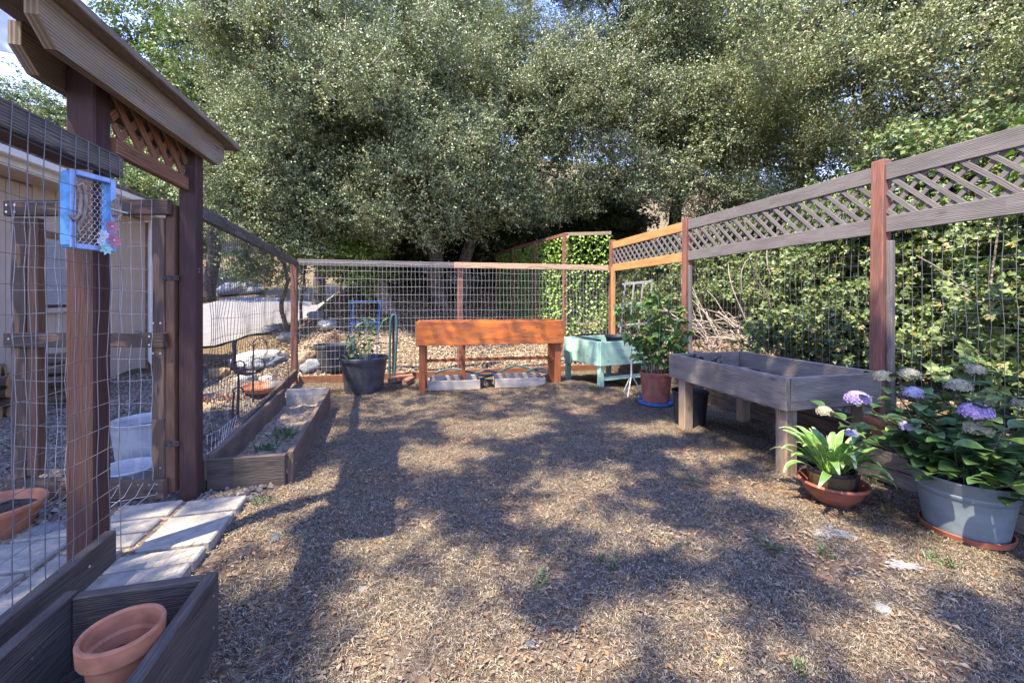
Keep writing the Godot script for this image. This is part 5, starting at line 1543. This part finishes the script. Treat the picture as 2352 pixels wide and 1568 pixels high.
func make_yard() -> void:
	# firewood stacks by the house
	var log_a := log_mesh(0.42, 0.075, 0)
	var log_b := log_mesh(0.42, 0.06, 1)
	var log_c := log_mesh(0.42, 0.085, 2)
	for q in [[-4.35, -5.35, 5, 6, "near stack"], [-4.45, -6.65, 6, 5, "far stack"]]:
		var f := thing("firewood_stack", "stack of split firewood against the house, %s" % q[4], "firewood", on(q[0], q[1]), 0.35, "firewood by the house")
		for j in q[3]:
			for i in q[2]:
				if j > q[3] - 2 and rng.randf() < 0.35: continue
				var lg: Array = [log_a, log_b, log_c][rng.randi() % 3]
				var xf := Transform3D(Basis(Vector3.UP, rnd(-0.12, 0.12)) * Basis(Vector3(1, 0, 0), rnd(0, TAU)), Vector3(rnd(-0.05, 0.05), 0.07 + j * 0.118, -i * 0.145 - (0.07 if j % 2 else 0.0)))
				var o := obj("log", lg[0], M.log_bark, f, xf)
				obj("sawn_end", lg[1], M.log_end, o)
	# white tubs behind the gate
	var w := thing("white_tub", "tall white plastic tub with soil behind the gate", "pot", on(-2.08, -4.05))
	obj("body", lathe(pot_profile(0.17, 0.215, 0.40, 0.012, 0.02, 0.012), 40), M.white_plastic, w)
	obj("soil", soil_disc(0.20), M.soil, w, Transform3D(Basis(), Vector3(0, 0.32, 0)))
	var w2 := thing("white_tub", "low white plastic tub leaning behind the gate's bottom rail", "pot", on(-1.93, -3.55))
	obj("body", lathe(pot_profile(0.13, 0.17, 0.20, 0.010, 0.02, 0.008), 40), M.white_plastic, w2)
	# clay bowl with soil at the left edge, stones beside the path
	var c := thing("clay_bowl", "clay bowl of dry soil beside the paved path at left", "bowl", on(-2.28, -3.02))
	obj("body", lathe(pot_profile(0.15, 0.20, 0.16, 0.015, 0.03, 0.012), 40), M.terracotta, c)
	obj("soil", soil_disc(0.19), M.soil, c, Transform3D(Basis(), Vector3(0, 0.11, 0)))
	rock("pale grey rock between clay bowl and paved path", on(-1.97, -2.93, -0.01), Vector3(0.075, 0.075, 0.075), M.stone_grey)
	rock("flat pale stone at the left edge of the paved path", on(-2.25, -2.70, 0.02), Vector3(0.14, 0.04, 0.10), M.stone_pale)
	# yard beyond the side fence
	rock("large flat white boulder beyond the side fence", on(-2.75, -8.9), Vector3(0.46, 0.30, 0.40), M.stone_pale, 0.4)
	rock("dark boulder under the flat white one", on(-2.55, -8.5), Vector3(0.40, 0.18, 0.34), M.stone_grey, 0.9)
	rock("tan rock left of the white boulder", on(-3.15, -8.2), Vector3(0.16, 0.16, 0.15), M.stone_tan)
	rock("white rock in front of the flat boulder", on(-2.55, -7.7), Vector3(0.17, 0.17, 0.15), M.stone_pale, 1.0)
	rock("small pale rock near the clay dish", on(-2.25, -7.6), Vector3(0.13, 0.10, 0.13), M.stone_pale, 2.0)
	rock("grey rock by the low bed's far end", on(-1.93, -7.0), Vector3(0.12, 0.11, 0.10), M.stone_grey, 0.6)
	rock("long tan rock in the gravel beyond the side fence", on(-2.55, -6.15), Vector3(0.26, 0.08, 0.13), M.stone_tan, 0.2)
	rock("pale rock row stone near the drive", on(-2.7, -11.1), Vector3(0.28, 0.18, 0.2), M.stone_pale, 0.2)
	rock("blue grey rock beside the drive", on(-2.2, -11.6), Vector3(0.26, 0.20, 0.2), M.stone_grey, 0.2)
	rock("white rock behind the corner post", on(-1.75, -10.3), Vector3(0.28, 0.2, 0.2), M.stone_pale, 1.2)
	rock("leaning tan slab behind the back fence", on(-1.75, -8.25), Vector3(0.24, 0.26, 0.10), M.stone_tan, 0.9)
	rock("grey boulder at the corner behind the back fence", on(-1.62, -8.0), Vector3(0.18, 0.22, 0.16), M.stone_grey, 0.3)
	rock("blue grey boulder on the bank above the drive", on(-9.5, -18.6), Vector3(0.6, 0.4, 0.5), M.stone_grey, 0.3)
	rock("dark boulder lying on the bank above the drive", on(-7.4, -21.5), Vector3(0.9, 0.5, 0.6), M.stone_grey, 0.3)
	var d := thing("clay_dish", "shallow clay dish on the gravel beyond the side fence", "dish", on(-2.02, -6.80, 0.03))
	obj("body", lathe([Vector2(0.002, 0), Vector2(0.22, 0), Vector2(0.27, 0.03), Vector2(0.285, 0.07), Vector2(0.30, 0.075), Vector2(0.30, 0.10), Vector2(0.285, 0.10), Vector2(0.26, 0.06), Vector2(0.21, 0.022), Vector2(0.002, 0.02)], 44), M.terracotta, d)
	# rusty metal bird with curled tail on a stake
	var b := thing("metal_bird", "rusty metal garden bird with curled tail on a stake", "garden ornament", on(-1.90, -5.45))
	obj("stake", tube([Vector3(0, -0.05, 0), Vector3(0.01, 0.5, 0)], [0.012, 0.012], 7), M.rebar, b)
	obj("body", tube([Vector3(-0.02, 0.88, 0), Vector3(-0.035, 0.84, 0), Vector3(-0.03, 0.72, 0), Vector3(-0.045, 0.60, 0), Vector3(0.0, 0.52, 0), Vector3(0.10, 0.49, 0), Vector3(0.20, 0.50, 0)], [0.022, 0.026, 0.020, 0.030, 0.034, 0.024, 0.008], 8), M.rebar, b)
	obj("beak", tube([Vector3(-0.04, 0.865, 0), Vector3(-0.09, 0.855, 0)], [0.012, 0.003], 6), M.rebar, b)
	var curl := []
	for i in 26:
		var a := i * 0.30
		var rr := 0.10 - 0.0030 * i
		curl.append(Vector3(0.20 + rr * sin(a), 0.60 - rr * cos(a), 0.0))
	obj("tail_curl", tube(curl, range(26).map(func(_i): return 0.006), 6), M.rebar, b)
	var curl2 := []
	for i in 20:
		var a := i * 0.34
		var rr := 0.065 - 0.002 * i
		curl2.append(Vector3(0.03 + rr * sin(a), 0.60 - rr * cos(a), 0.03))
	obj("wing_curl", tube(curl2, range(20).map(func(_i): return 0.008), 6), M.rebar, b)
	for q in [["short dark iron stake left of the metal bird", -1.98, -4.75, 0.42, 0.0], ["dark iron stake with hooked top near the metal bird", -1.77, -4.95, 0.40, 0.05], ["curled thin rust rod behind the metal bird", -1.95, -6.1, 0.78, 0.08]]:
		var s := thing("iron_stake", q[0], "stake", on(q[1], q[2]), 0.0, "iron stakes in the yard")
		obj("rod", tube([Vector3(0, -0.05, 0), Vector3(0, q[3] * 0.6, 0), Vector3(0.01, q[3], 0)], [0.012, 0.011, 0.009], 7), M.rebar, s)
		if q[4] > 0.0:
			var hk := []
			for i in 9: hk.append(Vector3(q[4] * (1.0 - cos(i * 0.42)), q[3] + q[4] * sin(i * 0.42), 0))
			obj("hook", tube(hk, range(9).map(func(_i): return 0.008), 6), M.rebar, s)
	var ch := thing("rusty_chain", "heap of rusty chain on the stones beyond the side fence", "chain", on(-2.35, -5.75, 0.12))
	var lk := TorusMesh.new()
	lk.inner_radius = 0.022; lk.outer_radius = 0.036; lk.rings = 12; lk.ring_segments = 6
	for i in 22:
		obj("link", lk, M.rust, ch, Transform3D(Basis.from_euler(Vector3(rnd(0, 3), rnd(0, 3), rnd(0, 3))), Vector3(-0.35 + 0.036 * i, rnd(0.0, 0.06), rnd(-0.06, 0.06))))
	var bs := thing("blue_dish", "small bright blue dish on gravel near the low bed", "dish", on(-1.62, -4.95, 0.04))
	obj("body", lathe([Vector2(0.002, 0), Vector2(0.07, 0), Vector2(0.10, 0.03), Vector2(0.095, 0.032), Vector2(0.065, 0.01), Vector2(0.002, 0.008)], 28), M.blue_plastic, bs)
	# dark cabinet by the far house corner
	var cb := thing("black_cabinet", "tall black cabinet seen between gate and pergola post", "cabinet", on(-5.3, -10.9))
	obj("body", box_mesh(Vector3(0.5, 1.5, 0.5), 0.03), M.black_plastic, cb, Transform3D(Basis(), Vector3(0, 0.85, 0)))
	obj("lid", box_mesh(Vector3(0.56, 0.07, 0.56), 0.02), M.charcoal_plastic, cb, Transform3D(Basis(), Vector3(0, 1.64, 0)))
	obj("base", box_mesh(Vector3(0.44, 0.12, 0.44), 0.02), M.charcoal_plastic, cb, Transform3D(Basis(), Vector3(0, 0.04, 0)))
	# hose hung over a stake by the back fence, hose lying behind the orange bed
	var hp := thing("hose_loop", "dark teal hose looped over a stake left of orange bed", "hose", on(-0.22, -7.2))
	obj("stake", box_mesh(Vector3(0.04, 1.08, 0.03)), M.rebar, hp, Transform3D(Basis(), Vector3(0, 0.54, -0.03)))
	obj("hose", tube([Vector3(-0.065, 0.0, 0), Vector3(-0.06, 0.6, 0), Vector3(-0.045, 1.0, 0), Vector3(-0.02, 1.10, 0), Vector3(0.02, 1.11, 0), Vector3(0.05, 1.06, 0), Vector3(0.055, 0.8, 0), Vector3(0.03, 0.3, 0), Vector3(0.0, 0.0, 0.02)], [0.02, 0.02, 0.02, 0.02, 0.02, 0.02, 0.02, 0.02, 0.02], 8), M.hose, hp)
	var hg := thing("garden_hose", "teal garden hose lying behind the orange bed", "hose", on(1.4, -7.0))
	for q in [[-0.9, 0.20, 0.05], [-0.6, 0.12, 0.14], [-0.95, -0.02, 0.20]]:
		var pts := []
		var rs := []
		for i in 24:
			var x := lerpf(q[0], 1.05, i / 23.0)
			pts.append(Vector3(x, 0.05 + q[2] * 0.5 + 0.05 * sin(i * 0.5 + q[2] * 30.0), q[1] + 0.13 * sin(i * 0.42 + q[2] * 20.0)))
			rs.append(0.017)
		obj("hose", tube(pts, rs, 7), M.hose, hg)
	var bk := [["broken brick leaning behind the black tub", -0.18, -7.05, 0.4], ["brick lying flat left of the orange bed", 0.02, -6.95, 1.1], ["brick near the orange bed's left leg", -0.02, -7.22, 0.1]]
	for q in bk:
		var o := obj("brick", box_mesh(Vector3(0.24, 0.09, 0.11), 0.012), M.brick, self, Transform3D(Basis(Vector3.UP, q[3]) * Basis(Vector3(0, 0, 1), 0.1), on(q[1], q[2], 0.06)))
		meta(o, q[0], "brick", "loose bricks")
	# old wooden ladder leaning behind the far corner
	var ld := thing("wooden_ladder", "grey weathered ladder section leaning behind the far corner post", "ladder", Vector3(4.45, 0.75, -8.15))
	for q in [[0.05, 0.95, 0.95], [-0.02, 0.95, 0.50], [-0.06, 0.95, 0.05]]:
		board(ld, "rail", Vector3(q[0], q[2], 0.0), Vector3(q[0] + 0.64, q[2] + 0.06, 0.14), 0.05, 0.03, M.aluminium)
	for i in 4:
		board(ld, "rung", Vector3(0.06 + i * 0.19 - 0.09, -0.25, 0.03 + i * 0.04), Vector3(0.10 + i * 0.19, 0.96, 0.03 + i * 0.04), 0.035, 0.02, M.aluminium, Vector3.RIGHT)
	# a few stones and dry leaves on the garden floor
	for q in [["rounded reddish stone on the straw near the picture's bottom", 0.06, -1.52, 0.024, M.stone_tan], ["grey stone lying in the straw below the middle", 0.47, -1.57, 0.02, M.stone_grey], ["blue grey stone beside the paved path", -0.72, -2.60, 0.032, M.stone_grey], ["flat pinkish stone near the middle of the bottom edge", 1.62, -1.36, 0.026, M.stone_tan], ["half buried pale stone at lower right", 2.02, -1.38, 0.036, M.stone_pale], ["small grey stone below the pale ground stain", 2.25, -1.28, 0.016, M.stone_grey], ["pale stone near the rail shadow", -0.20, -2.05, 0.022, M.stone_pale]]:
		var o := obj("garden_stone", stone_mesh(q_seed(), 0.6, 0.25), q[4], self, Transform3D(Basis(Vector3.UP, rnd(0, 3)).scaled_local(Vector3.ONE * q[3]), on(q[1], q[2], q[3] * 0.2)))
		meta(o, q[0], "stone", "stones on the garden floor")
	# patches of spilt pale grit on the ground near the bowl
	for q in [["pale patch of spilt grit below the clay bowl", 2.36, -1.86, 0.16, 0.09], ["ragged pale patch of spilt grit left of the slate tub", 2.42, -1.55, 0.12, 0.06]]:
		var st := new_st()
		for i in 1300:
			var a := rnd(0, TAU)
			var k := (0.65 + 0.45 * nz.get_noise_2d(cos(a) * 2.0 + q[1], sin(a) * 2.0)) * sqrt(rng.randf())
			var x: float = q[1] + cos(a) * q[3] * k
			var z: float = q[2] + sin(a) * q[4] * k
			var s := rnd(0.003, 0.007)
			st.set_normal(Vector3(rnd(-0.3, 0.3), 1, rnd(-0.3, 0.3)).normalized())
			var gc := Vector3(0.33, 0.31, 0.30) * rnd(0.7, 1.1)
			st.set_color(Color(gc.x, gc.y, gc.z))
			var p := on(x, z, rnd(0.008, 0.014))
			var b0 := rnd(0, TAU)
			tri(st, p + Vector3(cos(b0), 0.2, sin(b0)) * s, p + Vector3(cos(b0 + 2.1), 0, sin(b0 + 2.1)) * s, p + Vector3(cos(b0 + 4.2), 0.1, sin(b0 + 4.2)) * s)
		var o := obj("spilt_grit", done(st), M.pebble, self)
		meta(o, q[0], "grit", "", "stuff")

func log_mesh(l: float, r: float, sd: int) -> Array:
	var st := new_st()
	var se := new_st()
	var n := 10
	var prof := []
	for k in n:
		var a := TAU * k / n
		var q := r * (0.9 + 0.25 * nz.get_noise_2d(cos(a) * 1.5 + sd * 5, sin(a) * 1.5))
		prof.append(Vector2(cos(a), minf(sin(a), 0.55 if sd != 1 else 1.0)) * q)
	for k in n:
		var p: Vector2 = prof[k]
		var q: Vector2 = prof[(k + 1) % n]
		var nn := Vector3(0, p.y + q.y, p.x + q.x).normalized()
		st.set_normal(nn)
		for e in [[p, -0.5], [q, 0.5], [p, 0.5], [p, -0.5], [q, -0.5], [q, 0.5]]:
			st.set_uv(Vector2(l * e[1] / 2.0, (k if e[0] == p else k + 1) * 0.08))
			st.add_vertex(Vector3(l * e[1], e[0].y, e[0].x))
		for sg in [-0.5, 0.5]:
			se.set_normal(Vector3(sg * 2, 0, 0))
			for e in [Vector2.ZERO, p, q]:
				se.set_uv(e * 2.0)
				se.add_vertex(Vector3((l + 0.002) * sg, e.y, e.x))
	return [done(st), done(se)]

# =====================================================================  litter on the ground
func straw_cluster(n: int, len: Vector2, rad: float, pal: Array) -> ArrayMesh:
	var st := new_st()
	for i in n:
		var a := rnd(0, TAU)
		var p := Vector3(rnd(-rad, rad), rnd(0.001, 0.012), rnd(-rad, rad))
		var l := rnd(len.x, len.y)
		var d := Vector3(cos(a), rnd(-0.10, 0.22), sin(a)).normalized()
		var s := Vector3(-sin(a), 0.1, cos(a)) * rnd(0.0005, 0.0011)
		var c: Vector3 = pal[rng.randi() % pal.size()] * rnd(0.75, 1.2)
		st.set_color(Color(c.x, c.y, c.z))
		st.set_normal(Vector3(rnd(-0.35, 0.35), 1, rnd(-0.35, 0.35)).normalized())
		var m := p + d * l * 0.5 + Vector3(0, rnd(0, 0.008), 0) + s * rnd(-2, 2)
		var e := p + d * l + Vector3(0, rnd(-0.01, 0.003), 0) + s * rnd(-3, 3)
		quad(st, p - s, p + s, m + s, m - s)
		tri(st, m - s, m + s, e)
	return done(st)

func chip_cluster(n: int, rad: float, size: Vector2, pal: Array) -> ArrayMesh:
	var st := new_st()
	for i in n:
		var a := rnd(0, TAU)
		var c: Vector3 = pal[rng.randi() % pal.size()] * rnd(0.75, 1.25)
		var l := rnd(size.x, size.y)
		leaf_into(st, Vector3(rnd(-rad, rad), rnd(0.002, 0.014), rnd(-rad, rad)), Vector3(cos(a), rnd(-0.15, 0.3), sin(a)), Vector3(rnd(-0.3, 0.3), 1, rnd(-0.3, 0.3)), l, l * rnd(0.3, 0.6), Color(c.x, c.y, c.z), rnd(0.05, 0.35))
	return done(st)

func pebble_cluster(n: int, rad: float, size: Vector2, pal: Array) -> ArrayMesh:
	var st := new_st()
	for i in n:
		var r := rnd(size.x, size.y)
		var p := Vector3(rnd(-rad, rad), r * 0.25, rnd(-rad, rad))
		var c: Vector3 = pal[rng.randi() % pal.size()] * rnd(0.7, 1.25)
		st.set_color(Color(c.x, c.y, c.z))
		var bs := Basis.from_euler(Vector3(rnd(-0.4, 0.4), rnd(0, TAU), rnd(-0.4, 0.4)))
		var ring := []
		for k in 6:
			var a := TAU * k / 6.0
			ring.append(p + bs * Vector3(cos(a) * r * rnd(0.8, 1.1), -r * 0.2, sin(a) * r * rnd(0.6, 0.9)))
		var up := []
		for k in 6: up.append(p + bs * ((bs.inverse() * (ring[k] - p)) * 0.62 + Vector3(0, r * 0.6, 0)))
		for k in 6:
			var k2 := (k + 1) % 6
			var nn: Vector3 = (ring[k] + ring[k2] - p * 2.0).normalized()
			st.set_normal((nn + Vector3.UP * 0.8).normalized())
			quad(st, ring[k], ring[k2], up[k2], up[k])
			st.set_normal(bs.y)
			tri(st, p + bs * Vector3(0, r * 0.45, 0), up[k], up[k2])
	return done(st)

func in_garden(x: float, z: float) -> bool:
	if x < -0.68 and z > -1.92: return false
	if x < -0.78 and z < -3.3 and z > -5.85: return false
	if x < -1.0 and z > -3.2: return false
	if z > -0.55: return false
	return x > -1.6 and x < 3.80 and z > -7.4

func scatter(called: String, label: String, cat: String, meshes: Array, mt: Material, n: int, area: Rect2, smin: float, smax: float, test: Callable) -> void:
	var o := thing(called, label, cat, Vector3.ZERO, 0.0, "", "stuff")
	var sets := []
	var cols := []
	for k in meshes.size():
		sets.append([])
		cols.append([])
	for i in n:
		var x := rnd(area.position.x, area.end.x)
		var z := rnd(area.position.y, area.end.y)
		if not test.call(x, z): continue
		var k := rng.randi() % meshes.size()
		var nn := Vector3(gy(x - 0.05, z) - gy(x + 0.05, z), 0.1, gy(x, z - 0.05) - gy(x, z + 0.05)).normalized()
		var bs := Basis(Quaternion(Vector3.UP, nn)) * Basis(Vector3.UP, rnd(0, TAU))
		sets[k].append(Transform3D(bs.scaled_local(Vector3.ONE * rnd(smin, smax)), on(x, z)))
		var b := rnd(0.8, 1.2)
		cols[k].append(Color(b, b, b))
	for k in meshes.size():
		if sets[k].size():
			var mm := many("bits", meshes[k], mt, o, sets[k], cols[k])
			mm.set_meta("kind", "stuff")

func make_litter() -> void:
	var sp := [Vector3(0.46, 0.385, 0.265), Vector3(0.34, 0.28, 0.19), Vector3(0.22, 0.175, 0.12), Vector3(0.56, 0.485, 0.355), Vector3(0.09, 0.068, 0.048), Vector3(0.14, 0.105, 0.075), Vector3(0.25, 0.20, 0.145), Vector3(0.055, 0.042, 0.032)]
	var straw := []
	for q in 5: straw.append(straw_cluster(30, Vector2(0.008, 0.034), 0.055, sp))
	var thin := func(x: float, z: float) -> bool:
		return in_garden(x, z) and nz.get_noise_2d(x * 1.7 + 3.0, z * 1.7) + 0.4 * nz.get_noise_2d(x * 5.0, z * 5.0) > -0.30 + rnd(-0.2, 0.2)
	scatter("straw_litter", "dry straw and grass clippings strewn over the garden floor", "straw", straw, M.dry, 44000, Rect2(-1.7, -7.45, 5.6, 6.9), 0.7, 1.25, thin)
	var chip := []
	for q in 3: chip.append(chip_cluster(7, 0.07, Vector2(0.009, 0.026), [Vector3(0.27, 0.20, 0.13), Vector3(0.18, 0.11, 0.07), Vector3(0.28, 0.235, 0.185), Vector3(0.14, 0.10, 0.07), Vector3(0.27, 0.15, 0.07)]))
	scatter("dry_leaf_litter", "dry oak leaves scattered over the garden floor", "leaves", chip, M.dry, 12000, Rect2(-1.7, -7.45, 5.6, 6.9), 0.7, 1.3, func(x, z): return in_garden(x, z))
	var peb := [pebble_cluster(3, 0.09, Vector2(0.002, 0.008), [Vector3(0.20, 0.185, 0.17), Vector3(0.25, 0.22, 0.19), Vector3(0.13, 0.135, 0.15), Vector3(0.22, 0.14, 0.09)])]
	scatter("pebbles", "small pebbles lying among the straw", "pebbles", peb, M.pebble, 1100, Rect2(-1.2, -6.5, 5.0, 6.0), 0.6, 1.3, func(x, z): return in_garden(x, z))
	# gravel and leaves in the yard at left
	var grv := []
	for q in 3: grv.append(pebble_cluster(16, 0.11, Vector2(0.008, 0.022), [Vector3(0.15, 0.125, 0.10), Vector3(0.20, 0.17, 0.14), Vector3(0.09, 0.075, 0.062), Vector3(0.27, 0.24, 0.21), Vector3(0.20, 0.155, 0.125)]))
	var yard := func(x: float, z: float) -> bool:
		if x > -1.0 - 0.02 and z > -3.3: return false
		if x > -2.45 and x < -1.0 and z > -3.14 and z < -1.9: return false
		if x > -1.46 and z < -3.3 and z > -6.0: return false
		return x < -1.43 - 0.05 * (-3.3 - z) or (z > -3.35 and z < -3.12)
	scatter("yard_gravel", "grey gravel covering the yard beyond the left fence", "gravel", grv, M.pebble, 9000, Rect2(-5.0, -9.0, 4.0, 7.6), 0.7, 1.35, yard)
	# leaf litter on the bank behind the back fence
	var ll := []
	for q in 3: ll.append(chip_cluster(16, 0.16, Vector2(0.03, 0.075), [Vector3(0.42, 0.34, 0.23), Vector3(0.28, 0.19, 0.12), Vector3(0.50, 0.42, 0.31), Vector3(0.19, 0.13, 0.085)]))
	scatter("bank_leaf_litter", "thick dry leaf litter on the bank behind the back fence", "leaves", ll, M.dry, 9000, Rect2(-4.0, -15.0, 12.0, 7.4), 0.7, 1.4, func(x, z): return x > -3.2 + (z + 7.6) * 0.0 or z < -9.5)
	scatter("hollow_leaf_litter", "dry leaves on the bare bank beyond the right fence", "leaves", ll, M.dry, 1500, Rect2(4.05, -9.0, 2.0, 6.0), 0.5, 0.9, func(_x, _z): return true)
	# green weeds
	var gi := 0
	for q in [[-0.93, -3.05, 0.09, "low green weed beside the pergola post"], [0.62, -1.93, 0.07, "grass tuft near the middle of the floor"], [1.02, -1.98, 0.09, "taller grass tuft right of the middle"], [1.92, -1.85, 0.09, "grass tuft below the clay bowl's left"], [2.15, -1.72, 0.07, "grass tuft between clay bowl and pale grit"], [2.62, -1.52, 0.09, "grass tuft in front of the slate tub"], [2.10, -2.72, 0.07, "green weed left of the grey bed's near leg"], [1.40, -1.23, 0.06, "sparse grass tuft near the bottom edge"], [2.62, -5.62, 0.14, "small leafy weed on the mound before mint bed"], [3.42, -2.32, 0.12, "pale dry weed between hosta and plank box"]]:
		tuft("grass_tuft", q[3], on(q[0], q[1]), q[2] * 0.8, 26, Vector3(0.09, 0.15, 0.055), "green tufts on the floor")
		gi += 1
